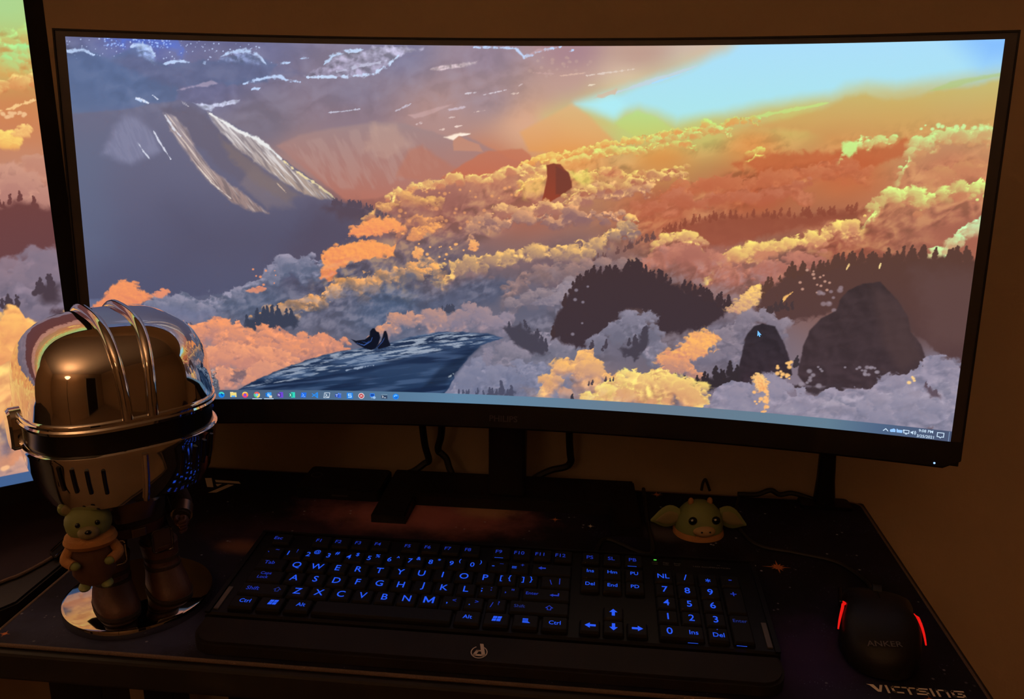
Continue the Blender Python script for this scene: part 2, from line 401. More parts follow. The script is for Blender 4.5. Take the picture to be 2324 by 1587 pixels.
class Canvas:
    """A picture painted in wallpaper pixels, held on a coarser grid."""
    def __init__(self, xs, ny, w=WPX, h=WPY):
        self.xs = xs = np.asarray(xs, np.float32); self.w, self.h = w, h
        self.ys = ys = np.linspace(0, h, ny, dtype=np.float32)
        self.nx, self.ny = nx, ny = len(xs), ny
        self.X, self.Y = np.meshgrid(xs, ys)
        self.C = np.zeros((ny, nx, 3), np.float32)

    def base(self, pts, power=3.2):
        gx, gy = 120, 54
        X, Y = np.meshgrid(np.linspace(0, self.w, gx), np.linspace(0, self.h, gy))
        num = np.zeros((gy, gx, 3)); den = np.zeros((gy, gx))
        for x, y, r, g, b in pts:
            w = 1.0/(((X-x)**2+(1.5*(Y-y))**2+60.0**2)**(power/2))
            num += w[..., None]*np.array([r, g, b]); den += w
        G = num/den[..., None]
        fx = np.clip(self.X/self.w*(gx-1), 0, gx-1.001); fy = np.clip(self.Y/self.h*(gy-1), 0, gy-1.001)
        ix = fx.astype(int); iy = fy.astype(int); tx = (fx-ix)[..., None]; ty = (fy-iy)[..., None]
        self.C = ((G[iy, ix]*(1-tx)+G[iy, ix+1]*tx)*(1-ty)+(G[iy+1, ix]*(1-tx)+G[iy+1, ix+1]*tx)*ty).astype(np.float32)

    def win(self, x0, y0, x1, y1):
        i0, i1 = np.searchsorted(self.xs, (x0, x1)); j0, j1 = np.searchsorted(self.ys, (y0, y1))
        return slice(max(0, j0-1), j1+1), slice(max(0, i0-1), i1+1)

    @staticmethod
    def sdf(P, X, Y):
        P = np.asarray(P, np.float32); n = len(P)
        d2 = np.full(X.shape, 1e12, np.float32); ins = np.zeros(X.shape, bool)
        for i in range(n):
            ax, ay = P[i]; bx, by = P[(i+1) % n]
            ex, ey = bx-ax, by-ay; L = ex*ex+ey*ey+1e-9
            t = np.clip(((X-ax)*ex+(Y-ay)*ey)/L, 0, 1)
            d2 = np.minimum(d2, (X-ax-t*ex)**2+(Y-ay-t*ey)**2)
            cond = (ay > Y) != (by > Y)
            if ey != 0: ins ^= cond & (X < ex*(Y-ay)/ey+ax)
        d = np.sqrt(d2)
        return np.where(ins, -d, d)

    def mix(self, s, a, col):
        self.C[s] += a[..., None]*(col-self.C[s])

    @staticmethod
    def relief(X, Y, sc, seed, shear=0.0):
        """billowy light and shade, lit from the upper right"""
        u, v = X/sc, (Y+shear*X)/(sc*0.8)
        n0 = fbm(u, v, seed, 4, True)
        n1 = fbm(u+0.16, v-0.22, seed, 4, True)
        return np.clip(0.5+(n0-n1)*2.2, 0, 1), n0

    def poly(self, P, c0, c1=None, feather=4, amp=0, sc=40, seed=1, alpha=1.0, tex=0.0, billow=True):
        P = np.asarray(P, np.float32); m = feather+amp*1.5+6
        s = self.win(P[:, 0].min()-m, P[:, 1].min()-m, P[:, 0].max()+m, P[:, 1].max()+m)
        X, Y = self.X[s], self.Y[s]
        if X.size == 0: return
        d = self.sdf(P, X, Y)
        if amp: d = d-amp*(fbm(X/sc, Y/sc, seed, 5, billow)-0.62)*2
        a = alpha*(1-sstep(-feather, feather, d))
        c0 = np.array(c0, np.float32)
        col = np.broadcast_to(c0, X.shape+(3,))
        if c1 is not None:
            t = np.clip((Y-P[:, 1].min())/max(1, np.ptp(P[:, 1])), 0, 1)[..., None]
            col = c0*(1-t)+np.array(c1, np.float32)*t
        if tex:
            r, n0 = self.relief(X, Y, sc*1.6, seed+50)
            col = col*(1+tex*(r-0.5)[..., None]*2)
        self.mix(s, a, col)

    def puffs(self, xs, ys, rs, ks, lit, shade, seed, alpha=0.9, lit2=None):
        """small round heads of cloud, each lit from the upper right"""
        if not hasattr(self, 'N'):
            self.N = fbm(self.X/24, self.Y/21, 77, 4, True)-0.62
        lit = np.array(lit, np.float32); shade = np.array(shade, np.float32)
        l2 = lit if lit2 is None else np.array(lit2, np.float32)
        x0, x1 = xs.min(), xs.max()+1e-3
        for x, y, r, k in zip(xs, ys, rs, ks):
            s = self.win(x-r*1.6, y-r*1.5, x+r*1.6, y+r*1.6)
            X, Y = self.X[s], self.Y[s]
            if X.size == 0: continue
            n = self.N[s]
            dx = (X-x)/r; dy = (Y-y)/(r*0.85)
            q = np.sqrt(dx*dx+dy*dy)-n*0.75
            low = sstep(-0.4, 1.0, dy)
            a = alpha*(1-sstep(0.72, 1.04, q))*(1-0.92*low)
            g = np.clip(0.64+0.26*dx-0.46*dy+n*0.45, 0, 1)*k
            t = (x-x0)/(x1-x0)
            c = lit*(1-t)+l2*t
            g = g[..., None]
            self.mix(s, a, shade*(1-g)+c*g)

    def bank(self, T, lit, shade, depth, amp=16, sc=60, seed=1, alpha=1.0, lit2=None, tail=0.85, rim=0.35, dens=1.0):
        """a cloud bank: a billowing lit top that falls away into shade"""
        T = np.asarray(T, np.float32)
        depth *= 1.3; amp *= 1.25
        x0, x1 = T[0, 0], T[-1, 0]; m = amp*2+10
        s = self.win(x0-m, T[:, 1].min()-m*2, x1+m, T[:, 1].max()+depth+m)
        X, Y = self.X[s], self.Y[s]
        if X.size == 0: return
        top = np.interp(X, T[:, 0], T[:, 1])
        b1 = fbm(X/sc, Y/sc*1.1, seed, 5, True)
        b2 = fbm(X/(sc*2.7), Y/(sc*2.7), seed+9, 3, True)
        d = Y-top+amp*((b1-0.6)*2.0+(b2-0.6)*2.6)
        ends = np.minimum(X-x0, x1-X)/(amp*3.0+20)
        d = d-(1-sstep(-0.2, 1, ends))*amp*2.2
        cov = sstep(-2.5, 3.5, d)*alpha
        fall = sstep(0.0, depth, d+(b2-0.6)*depth*0.7)
        body = cov*(1-sstep(tail*0.35, 1.0, fall))*sstep(-0.25, 0.35, ends)
        r, n0 = self.relief(X, Y, sc*1.3, seed+31, 0.2)
        L0 = np.array(lit, np.float32); S0 = np.array(shade, np.float32); Lc = L0
        if lit2 is not None:
            t = np.clip((X-x0)/(x1-x0), 0, 1)[..., None]; Lc = L0*(1-t)+np.array(lit2, np.float32)*t
        k = np.clip(1-fall*1.35, 0, 1)*(0.3+0.9*r)
        k = np.clip(k+0.2*rim*(1-sstep(0, amp*1.6, d)), 0, 1)[..., None]
        col = (S0*(1-k)+Lc*k)*(0.93+0.14*r[..., None])
        self.mix(s, body, col)
        rng = np.random.default_rng(seed)
        n = int((x1-x0)/sc*8.0*dens)+4
        f = rng.uniform(0, 1, n)
        e = np.abs(rng.normal(0, 1, n))*depth*0.30
        o = np.argsort(e)
        xs = x0+f*(x1-x0); nb = fbm(xs/(sc*1.6), xs*0+seed*3.1, seed+3, 3)-0.5
        ys = np.interp(xs, T[:, 0], T[:, 1])+e-amp*nb*4.2+amp*0.35
        rs = sc*(0.10+0.70*rng.uniform(0, 1, n)**2.2)*(0.75+0.9*(nb+0.5))*np.clip(1.1-0.3*(np.abs(2*f-1))**3, 0.3, 2)
        ks = np.clip(1.12-e/(depth*0.62)+rng.normal(0, 0.08, n), 0.1, 1.2)
        self.puffs(xs[o], ys[o], rs[o], ks[o], lit, shade, seed, alpha*0.92, lit2)

    def blob(self, P, lit, shade, amp=14, sc=50, seed=1, alpha=1.0):
        """a free puff of cloud: lit on top and on the right, shaded below"""
        P = np.asarray(P, np.float32); m = amp*2+10
        s = self.win(P[:, 0].min()-m, P[:, 1].min()-m, P[:, 0].max()+m, P[:, 1].max()+m)
        X, Y = self.X[s], self.Y[s]
        if X.size == 0: return
        n = fbm(X/sc, Y/sc, seed, 5, True)
        d = self.sdf(P, X, Y)-amp*(n-0.6)*2.6
        a = alpha*(1-sstep(-9, 4, d))
        r, n0 = self.relief(X, Y, sc*1.3, seed+31)
        t = np.clip((Y-P[:, 1].min())/max(1, np.ptp(P[:, 1])), 0, 1)
        k = np.clip(1.1-t*0.95+(r-0.5)*0.9, 0, 1)[..., None]
        col = np.array(shade, np.float32)*(1-k)+np.array(lit, np.float32)*k
        self.mix(s, a, col)
        rng = np.random.default_rng(seed)
        x0, y0 = P.min(0); x1, y1 = P.max(0)
        q = rng.uniform(0, 1, (260, 2))*[x1-x0, y1-y0]+[x0, y0]
        dd = self.sdf(P, q[:, 0].astype(np.float32), q[:, 1].astype(np.float32))
        q = q[dd < 2][:70]
        if len(q) > 3:
            q = q[np.argsort(q[:, 1])]
            tt = (q[:, 1]-y0)/max(1, y1-y0)
            self.puffs(q[:, 0], q[:, 1], sc*rng.uniform(0.14, 0.42, len(q)), np.clip(1.2-0.8*tt+rng.normal(0, 0.08, len(q)), 0.1, 1.2), lit, shade, seed, 0.75)

    def specks(self, box, n, col, r0, r1, seed, alpha=0.95):
        rng = np.random.default_rng(seed)
        for i in range(n):
            x = rng.uniform(box[0], box[2]); y = rng.uniform(box[1], box[3]); r = rng.uniform(r0, r1)
            s = self.win(x-r*2, y-r*2, x+r*2, y+r*2)
            X, Y = self.X[s], self.Y[s]
            if X.size == 0: continue
            d = np.hypot(X-x, (Y-y)*1.15)
            self.mix(s, alpha*(1-sstep(r*0.5, r*1.25, d)), np.array(col, np.float32))

    def streak(self, L, w, col, amp=0.0, sc=30, seed=1, alpha=0.95, gap=0.0, soft=0.5):
        L = np.asarray(L, np.float32); m = w*1.5+amp*2+6
        s = self.win(L[:, 0].min()-m, L[:, 1].min()-m, L[:, 0].max()+m, L[:, 1].max()+m)
        X, Y = self.X[s], self.Y[s]
        if X.size == 0: return
        d2 = np.full(X.shape, 1e12, np.float32); tt = np.zeros(X.shape, np.float32); k = len(L)-1
        for i in range(k):
            ax, ay = L[i]; bx, by = L[i+1]; ex, ey = bx-ax, by-ay; q = ex*ex+ey*ey+1e-9
            t = np.clip(((X-ax)*ex+(Y-ay)*ey)/q, 0, 1)
            e2 = (X-ax-t*ex)**2+(Y-ay-t*ey)**2
            tt = np.where(e2 < d2, (i+t)/k, tt); d2 = np.minimum(d2, e2)
        d = np.sqrt(d2)
        n = fbm(X/sc, Y/sc, seed, 4, True)
        ww = w*0.5*np.sqrt(np.clip(1-(2*tt-1)**2*0.9, 0.05, 1))
        a = 1-sstep(ww*(1-soft), ww*(1+soft), d-amp*(n-0.6)*2)
        if gap: a = a*sstep(gap-0.12, gap+0.12, fbm(X/(sc*0.7), Y/(sc*0.7), seed+5, 3))
        self.mix(s, alpha*a, np.array(col, np.float32))

    def grain(self, P, axis, c_lit, seed, sc=(120, 9), thr=0.55, alpha=0.8, feather=6, soft=0.14):
        """fine streaks running along one direction inside a shape (rock strata, snow runnels)"""
        P = np.asarray(P, np.float32)
        s = self.win(P[:, 0].min()-9, P[:, 1].min()-9, P[:, 0].max()+9, P[:, 1].max()+9)
        X, Y = self.X[s], self.Y[s]
        if X.size == 0: return
        c, q = np.cos(axis), np.sin(axis)
        u = (X*c+Y*q); v = (-X*q+Y*c)
        n = fbm((u+30*np.sin(v/90))/sc[0], v/sc[1], seed, 3, turn=False)
        a = (1-sstep(-feather*2, feather, self.sdf(P, X, Y)))*sstep(thr-soft, thr+soft, n)*alpha
        self.mix(s, a, np.array(c_lit, np.float32))

    def billows(self, P, sc, seed, strength, shear=0.3, feather=60, tint=None):
        """broken cloud light and shade over what is already painted"""
        P = np.asarray(P, np.float32)
        s = self.win(P[:, 0].min()-feather, P[:, 1].min()-feather, P[:, 0].max()+feather, P[:, 1].max()+feather)
        X, Y = self.X[s], self.Y[s]
        a = 1-sstep(-feather, feather, self.sdf(P, X, Y))
        r, n0 = self.relief(X, Y, sc, seed, shear)
        big = fbm(X/(sc*4), (Y+shear*X)/(sc*1.6), seed+7, 3)
        k = (a*strength*((r-0.5)*2*sstep(0.3, 0.6, big)+(big-0.5)*0.9))[..., None]
        t = np.array(tint if tint is not None else (255, 205, 160), np.float32)
        self.C[s] = np.where(k > 0, self.C[s]+k*(t-self.C[s]), self.C[s]*(1+0.6*k))

    def tree(self, x, y, h, col, rng, alpha=1.0):
        w = h*0.215
        s = self.win(x-h*0.5, y-h*1.1, x+h*0.5, y+4)
        X, Y = self.X[s], self.Y[s]
        if X.size == 0: return
        a = np.zeros(X.shape, np.float32)
        k = int(8+h/12)
        for i in range(k):
            f = i/(k-1.0)
            px = x+rng.normal(0, w*0.5)*(1-0.7*f); py = y-h*(0.12+0.86*f); r = w*(1.0-0.55*f)*rng.uniform(0.75, 1.2)
            a = np.maximum(a, 1-sstep(r*0.7, r*1.15, np.hypot(X-px, (Y-py)*0.9)))
        a = np.maximum(a, (np.abs(X-x) < 1.6)*(Y > y-h*0.2)*(Y < y))
        self.mix(s, a*alpha, np.array(col, np.float32))

    def forest(self, T, B, col, col2=None, th=40, n=40, seed=1, alpha=1.0, feather=10, amp=14):
        rng = np.random.default_rng(seed)
        T = np.asarray(T, np.float32); B = np.asarray(B, np.float32)
        if len(B): self.poly(np.concatenate([T, B[::-1]]), col, col2, feather, amp, 34, seed, alpha)
        for i in range(n):
            x = rng.uniform(T[0, 0], T[-1, 0]); y = np.interp(x, T[:, 0], T[:, 1])
            self.tree(x, y+rng.uniform(0.05, 0.5)*th, th*rng.uniform(0.55, 1.15), col, rng, alpha)

    def run(self, layers):
        for l in layers:
            getattr(self, l[0])(*l[1], **l[2])
        return self.C
BASE_MAIN = [(-100,-9,118,120,152),(257,-2,105,112,172),(716,5,115,115,150),(1252,19,125,122,152),(1601,34,150,132,150),(1942,21,168,132,142),(2194,31,190,155,142),(2441,14,208,182,168),(2684,8,180,210,240),(3082,7,165,215,255),(3498,-13,120,180,255),(-99,171,86,110,152),(149,169,90,108,150),(525,149,110,110,145),(1071,178,132,122,143),(1603,198,162,138,145),(1947,154,192,156,146),(2148,123,218,190,168),(2451,166,165,215,255),(2933,98,165,220,255),(3406,111,135,195,255),(-97,347,100,118,150),(130,397,108,112,140),(702,310,122,113,130),(1069,280,142,122,135),(1427,275,178,142,138),(1778,296,220,170,140),(1986,318,228,178,125),(2207,299,190,210,130),(2460,312,200,190,105),(2787,267,205,185,100),(3110,271,208,165,95),(3483,219,208,182,115),(-95,526,98,110,142),(212,574,103,104,130),(881,438,164,128,124),(1247,449,184,130,116),(1605,443,200,125,95),(1955,403,228,150,78),(2297,397,225,150,78),(2630,359,222,148,80),(2955,322,215,152,88),(3439,363,208,150,105),(-93,709,90,100,132),(296,755,86,87,115),(870,759,88,80,100),(1153,591,160,102,92),(1427,620,160,102,92),(1785,612,175,108,90),(2309,617,185,100,70),(2643,525,185,92,60),(2967,452,205,112,70),(3370,445,195,118,88),(-91,897,84,95,130),(284,923,79,84,115),(866,869,84,84,108),(1426,871,108,95,108),(1969,854,118,96,105),(2492,803,170,108,96),(2993,720,165,92,72),(3398,676,170,102,82),(-72,1127,112,116,146),(668,1024,88,98,124),(1239,1042,78,94,124),(1794,1023,100,100,120),(2328,968,75,55,55),(2837,846,115,80,75),(3349,951,88,62,60),(459,1263,160,130,130),(1426,1073,110,110,130),(1798,1227,110,110,130),(2160,1157,110,105,122),(2601,1121,112,106,124),(3462,1194,128,122,142),(1615,1368,112,118,148),(1986,1351,150,125,125),(2709,1393,132,122,142),(3230,1387,142,132,152),(3490,1429,132,132,152)]
LAYERS_MAIN = [
('poly',([(-117,-28),(481,-30),(753,-12),(752,16),(496,27),(162,15),(-123,30)],(96,98,140),None,),dict(feather=26,amp=14,sc=120,alpha=0.5)),
('poly',([(119,-28),(231,-29),(388,-19),(421,44),(337,45),(255,25),(181,15)],(82,112,215),None,),dict(feather=24,amp=40,sc=50,seed=3,alpha=0.75)),
('specks',((-109,-21,785,79),150,(190,205,245),1.5,3.6,11,),dict()),
('specks',((133,-22,385,31),90,(160,190,255),1.5,4.2,12,),dict()),
('poly',([(-120,42),(1,26),(37,50),(16,67),(-109,81)],(92,96,128),None,),dict(feather=8,amp=8,seed=4,alpha=0.8)),
('poly',([(-109,81),(-2,58),(65,50),(158,70),(197,49),(245,28),(295,38),(322,79),(381,85),(567,64),(641,47),(714,50),(785,83),(746,147),(412,175),(390,227),(-129,280)],(90,110,152),(96,112,148),),dict(feather=8,amp=12,sc=60,seed=5,alpha=0.75)),
('poly',([(156,83),(244,49),(325,79),(399,90),(567,67),(749,80),(893,112),(636,148),(412,175),(301,151)],(102,104,138),None,),dict(feather=18,amp=10,alpha=0.6,seed=8)),
('streak',([(-25,59),(18,52),(60,46),(98,63)],13,(195,218,255),),dict(amp=6,sc=22,seed=9,gap=0.33)),
('streak',([(236,28),(268,22),(301,33),(323,62)],22,(195,218,255),),dict(amp=6,sc=22,seed=49,gap=0.33)),
('streak',([(347,90),(400,78),(452,80)],11,(195,218,255),),dict(amp=6,sc=22,seed=14,gap=0.33)),
('streak',([(564,59),(614,40),(669,31),(714,46),(745,80)],15,(195,218,255),),dict(amp=6,sc=22,seed=33,gap=0.33)),
('streak',([(789,79),(837,72)],11,(195,218,255),),dict(amp=6,sc=22,seed=60,gap=0.33)),
('streak',([(877,57),(913,54)],9,(195,218,255),),dict(amp=6,sc=22,seed=11,gap=0.33)),
('streak',([(503,84),(517,78)],8,(195,218,255),),dict(amp=6,sc=22,seed=1,gap=0.33)),
('streak',([(654,156),(691,144),(747,130),(802,126),(819,140),(874,143)],12,(195,218,255),),dict(amp=6,sc=22,seed=85,gap=0.33)),
('streak',([(681,176),(714,171)],9,(195,218,255),),dict(amp=6,sc=22,seed=3,gap=0.33)),
('streak',([(239,223),(280,233)],9,(195,218,255),),dict(amp=6,sc=22,seed=59,gap=0.33)),
('streak',([(1557,5),(1635,6),(1721,9),(1756,41),(1823,17),(1899,2)],11,(195,218,255),),dict(amp=6,sc=22,seed=8,gap=0.33)),
('streak',([(1925,21),(1945,16)],8,(195,218,255),),dict(amp=6,sc=22,seed=29,gap=0.33)),
('poly',([(258,28),(296,28),(323,65),(316,86),(261,66)],(150,170,215),None,),dict(feather=10,amp=14,sc=30,seed=6,alpha=0.7,tex=0.3)),
('poly',([(567,64),(642,40),(714,50),(742,80),(640,77)],(140,150,190),None,),dict(feather=10,amp=8,sc=30,seed=6,alpha=0.6,tex=0.3)),
('poly',([(893,122),(970,82),(1018,37),(1075,23),(1217,4),(1358,14),(1261,44),(1220,77),(1162,114),(1001,123)],(172,168,192),(150,142,168),),dict(feather=5,amp=16,sc=50,seed=9,alpha=0.9,tex=0.28)),
('streak',([(970,78),(1003,45),(1057,28),(1128,20)],14,(200,222,255),),dict(amp=8,sc=25,seed=5,gap=0.3)),
('streak',([(1261,40),(1225,73),(1162,110),(1055,121),(902,126)],12,(205,225,255),),dict(amp=8,sc=25,seed=6,gap=0.36)),
('streak',([(1001,108),(1109,81),(1216,60)],10,(190,190,215),),dict(amp=6,sc=25,seed=7,gap=0.4)),
('poly',([(396,186),(469,163),(525,147),(554,155),(524,166),(449,177)],(172,160,188),None,),dict(feather=4,amp=6,sc=30,alpha=0.85)),
('poly',([(451,230),(520,236),(642,214),(617,232),(542,248),(522,265),(482,252)],(196,200,225),None,),dict(feather=4,amp=6,sc=30,seed=3,alpha=0.9,tex=0.2)),
('poly',([(1389,89),(1427,76),(1497,67),(1575,55),(1567,67),(1497,83),(1427,92)],(200,180,186),None,),dict(feather=4,amp=7,sc=24,seed=5,alpha=0.9,tex=0.2)),
('streak',([(982,258),(1042,253),(1109,242)],7,(205,205,225),),dict(amp=4,sc=16,seed=40,gap=0.3)),
('streak',([(1246,250),(1312,219)],7,(200,190,205),),dict(amp=4,sc=16,seed=8,gap=0.3)),
('streak',([(1459,241),(1529,229)],9,(205,185,195),),dict(amp=4,sc=16,seed=39,gap=0.3)),
('streak',([(1525,179),(1567,174)],6,(215,205,215),),dict(amp=4,sc=16,seed=77,gap=0.3)),
('streak',([(1599,182),(1641,173),(1689,163)],8,(225,215,225),),dict(amp=4,sc=16,seed=30,gap=0.3)),
('streak',([(1559,249),(1606,241)],5,(220,195,185),),dict(amp=4,sc=16,seed=7,gap=0.3)),
('streak',([(1462,271),(1487,268)],5,(215,190,185),),dict(amp=4,sc=16,seed=41,gap=0.3)),
('streak',([(1484,305),(1512,300)],7,(240,215,205),),dict(amp=4,sc=16,seed=53,gap=0.3)),
('streak',([(1423,318),(1445,314)],7,(225,195,185),),dict(amp=4,sc=16,seed=19,gap=0.3)),
('streak',([(1329,298),(1356,290)],8,(215,190,190),),dict(amp=4,sc=16,seed=55,gap=0.3)),
('streak',([(1707,177),(1741,174)],5,(220,195,185),),dict(amp=4,sc=16,seed=3,gap=0.3)),
('streak',([(1734,149),(1751,139)],5,(215,190,190),),dict(amp=4,sc=16,seed=19,gap=0.3)),
('streak',([(2006,145),(2031,140)],6,(240,220,205),),dict(amp=4,sc=16,seed=0,gap=0.3)),
('streak',([(1894,109),(1996,98)],6,(215,180,165),),dict(amp=4,sc=16,seed=24,gap=0.3)),
('streak',([(1791,98),(1877,102)],7,(195,160,155),),dict(amp=4,sc=16,seed=53,gap=0.3)),
('streak',([(1996,108),(2180,84)],6,(225,205,195),),dict(amp=4,sc=16,seed=84,gap=0.3)),
('poly',([(1299,263),(1324,275),(1360,269),(1427,242),(1476,219),(1409,233),(1356,249)],(196,160,158),None,),dict(feather=4,amp=3,alpha=0.85)),
('poly',([(1764,38),(1815,21),(1857,12),(1806,9)],(196,160,165),None,),dict(feather=4,amp=4,alpha=0.7)),
('specks',((1756,41,2013,121),26,(192,160,152),4,9,21,),dict(alpha=0.6)),
('poly',([(1847,257),(1998,180),(2149,136),(2313,78),(2442,30),(2537,-13),(3524,-43),(3553,164),(3262,206),(2945,219),(2623,269),(2345,343),(2124,337),(2002,288)],(214,205,158),(196,205,116),),dict(feather=85,amp=10,sc=200,alpha=0.75)),
('poly',([(1959,213),(2016,196),(2117,164),(2249,122),(2379,76),(2507,19),(2600,-41),(3524,-46),(3518,79),(3406,107),(3253,130),(3113,152),(3017,139),(2951,149),(2897,178),(2684,212),(2470,253),(2350,281),(2272,246),(2204,227),(2154,240),(2108,270)],(170,222,255),(172,232,238),),dict(feather=34,amp=8,sc=150,seed=3,alpha=0.97)),
('poly',([(1966,213),(2100,172),(2153,217),(2121,264),(2095,261)],(176,240,250),None,),dict(feather=24,alpha=0.6)),
('poly',([(3264,-37),(3524,-43),(3517,71),(3387,80)],(128,186,255),None,),dict(feather=70,alpha=0.85)),
('streak',([(2108,172),(2249,127),(2412,73)],14,(196,212,225),),dict(amp=6,sc=60,seed=3,alpha=0.8)),
('streak',([(2016,196),(2108,165),(2116,156)],16,(215,185,160),),dict(amp=8,sc=40,seed=4,alpha=0.8)),
('streak',([(2250,135),(2396,89)],7,(170,222,255),),dict(amp=4,sc=40,seed=6,alpha=0.8)),
('poly',([(2113,284),(2154,253),(2204,236),(2273,262),(2343,310),(2192,332)],(182,222,140),(200,205,110),),dict(feather=9,amp=5,alpha=0.8)),
('poly',([(1945,213),(2010,255),(2111,347),(2006,394),(1780,397),(1744,322)],(225,180,130),(228,155,88),),dict(feather=10,amp=3,alpha=0.75)),
('poly',([(2881,226),(2949,185),(3017,173),(3078,195),(3150,194),(3257,162),(3380,148),(3502,110),(3532,330),(3119,352),(2791,308),(2625,294)],(200,190,110),(212,150,90),),dict(feather=14,amp=6,seed=4,alpha=0.9)),
('streak',([(3226,167),(3332,136),(3501,104)],22,(178,200,120),),dict(amp=8,sc=120,seed=4,alpha=0.6)),
('streak',([(2525,282),(2687,247),(2895,206)],12,(195,225,130),),dict(amp=8,sc=60,seed=9,alpha=0.8)),
('poly',([(-120,290),(25,278),(141,270),(227,258),(305,237),(409,222),(455,235),(554,286),(699,362),(771,422),(879,499),(952,551),(1006,603),(1097,627),(1207,664),(1132,752),(980,847),(826,916),(592,980),(356,1012),(-112,1012)],(112,110,134),(80,82,110),),dict(feather=6,amp=5,sc=60,seed=2,alpha=0.85)),
('billows',([(-99,-18),(1857,-8),(1777,254),(701,318),(-127,259)],150,93,0.1,),dict(shear=0.1,tint=(190,190,215))),
('poly',([(-136,347),(135,343),(95,816),(-118,974)],(100,112,140),None,),dict(feather=120,amp=30,sc=160,alpha=0.5)),
('poly',([(98,433),(134,352),(197,287),(234,290),(291,341),(320,420),(201,470)],(132,134,164),None,),dict(feather=22,amp=12,sc=60,alpha=0.7)),
('grain',([(98,433),(134,352),(197,287),(234,290),(291,341),(320,420),(201,470)],1.25,(146,146,174),3,(50,8),0.5,),dict(alpha=0.25)),
('poly',([(332,254),(463,252),(623,389),(765,545),(689,583),(543,479),(419,357)],(104,96,112),None,),dict(feather=16,amp=14,sc=60,alpha=0.55)),
('poly',([(675,476),(784,545),(837,633),(724,636),(615,548)],(134,120,126),None,),dict(feather=16,amp=14,sc=50,alpha=0.6)),
('poly',([(504,262),(563,294),(635,337),(699,367),(739,391),(771,422),(842,491),(915,534),(979,573),(1006,601),(941,595),(876,579),(785,527),(694,462),(622,407),(555,338)],(196,190,198),(186,160,138),),dict(feather=7,amp=8,sc=40,seed=3,alpha=0.85)),
('poly',([(550,355),(622,415),(712,484),(803,545),(876,588),(800,607),(690,547),(583,442)],(128,112,112),None,),dict(feather=14,amp=12,sc=40,alpha=0.7)),
('grain',([(504,262),(563,294),(635,337),(699,367),(739,391),(771,422),(842,491),(915,534),(979,573),(1006,601),(941,595),(876,579),(785,527),(694,462),(622,407),(555,338)],0.95,(110,100,108),5,(60,7),0.56,),dict(alpha=0.55)),
('grain',([(504,262),(563,294),(635,337),(699,367),(739,391),(771,422),(842,491),(915,534),(979,573),(1006,601),(941,595),(876,579),(785,527),(694,462),(622,407),(555,338)],0.85,(238,232,232),6,(80,6),0.58,),dict(alpha=0.7)),
('streak',([(518,272),(626,337),(699,367),(753,408),(788,443)],15,(240,240,240),),dict(amp=6,sc=24,seed=4)),
('streak',([(788,443),(861,499),(933,542),(1002,597)],8,(240,220,170),),dict(amp=6,sc=24,seed=5)),
('poly',([(338,271),(386,288),(429,339),(450,401),(505,479),(578,540),(659,601),(727,657),(666,651),(583,612),(516,550),(453,477),(406,410),(363,340)],(164,152,160),(184,150,134),),dict(feather=8,amp=8,sc=40,seed=4,alpha=0.85)),
('grain',([(338,271),(386,288),(429,339),(450,401),(505,479),(578,540),(659,601),(727,657),(666,651),(583,612),(516,550),(453,477),(406,410),(363,340)],1.05,(104,92,98),7,(50,6),0.55,),dict(alpha=0.55)),
('grain',([(338,271),(386,288),(429,339),(450,401),(505,479),(578,540),(659,601),(727,657),(666,651),(583,612),(516,550),(453,477),(406,410),(363,340)],0.95,(228,210,200),8,(130,6),0.62,),dict(alpha=0.8)),
('streak',([(453,466),(511,541),(584,603)],6,(225,210,200),),dict(amp=3,sc=20)),
('streak',([(345,280),(373,331),(400,361)],8,(220,222,235),),dict(amp=4,sc=18,gap=0.3)),
('streak',([(297,341),(318,385),(356,450)],6,(220,222,238),),dict(amp=3,sc=18)),
('streak',([(234,386),(253,421),(282,458)],5,(215,218,235),),dict(amp=3,sc=18,gap=0.3)),
('streak',([(240,216),(286,237)],10,(225,232,250),),dict(amp=5,sc=12,gap=0.35)),
('streak',([(303,206),(324,223)],6,(220,228,250),),dict(amp=3,sc=12)),
('streak',([(409,225),(437,246)],8,(180,176,190),),dict(amp=4,sc=14,gap=0.3)),
('streak',([(766,536),(802,573)],4,(205,180,160),),dict(amp=2,sc=14)),
('poly',([(342,644),(722,672),(986,630),(1057,754),(751,891),(325,885)],(82,78,100),None,),dict(feather=150,amp=20,sc=120,alpha=0.5)),
('poly',([(772,390),(866,347),(995,318),(1159,292),(1285,294),(1400,326),(1480,349),(1533,338),(1604,374),(1711,427),(1790,443),(1427,515),(1172,590),(1043,602),(916,507)],(160,136,138),(184,116,100),),dict(feather=8,amp=4,sc=60,seed=6,alpha=0.9)),
('grain',([(809,386),(1159,299),(1391,335),(1427,463),(1172,555),(988,559)],1.1,(190,160,152),5,(90,20),0.52,),dict(alpha=0.3)),
('poly',([(1159,299),(1249,303),(1302,379),(1211,432),(1121,399)],(196,160,146),None,),dict(feather=20,amp=16,alpha=0.5)),
('poly',([(1301,396),(1355,378),(1427,429),(1534,487),(1355,520),(1246,501)],(186,118,98),None,),dict(feather=12,amp=6,alpha=0.6)),
('poly',([(1578,412),(1622,395),(1693,390),(1754,384),(1786,406),(1810,446),(1712,482),(1499,510),(1427,506)],(196,120,92),(198,108,80),),dict(feather=6,amp=3,alpha=0.85)),
('poly',([(1441,346),(1480,358),(1502,340),(1547,329),(1507,328)],(255,235,215),None,),dict(feather=4,amp=3)),
('streak',([(1498,339),(1548,331)],7,(255,240,225),),dict(amp=2)),
('poly',([(1477,359),(1502,340),(1534,355),(1583,371),(1598,400),(1480,397)],(196,140,118),None,),dict(feather=4,amp=2,alpha=0.9)),
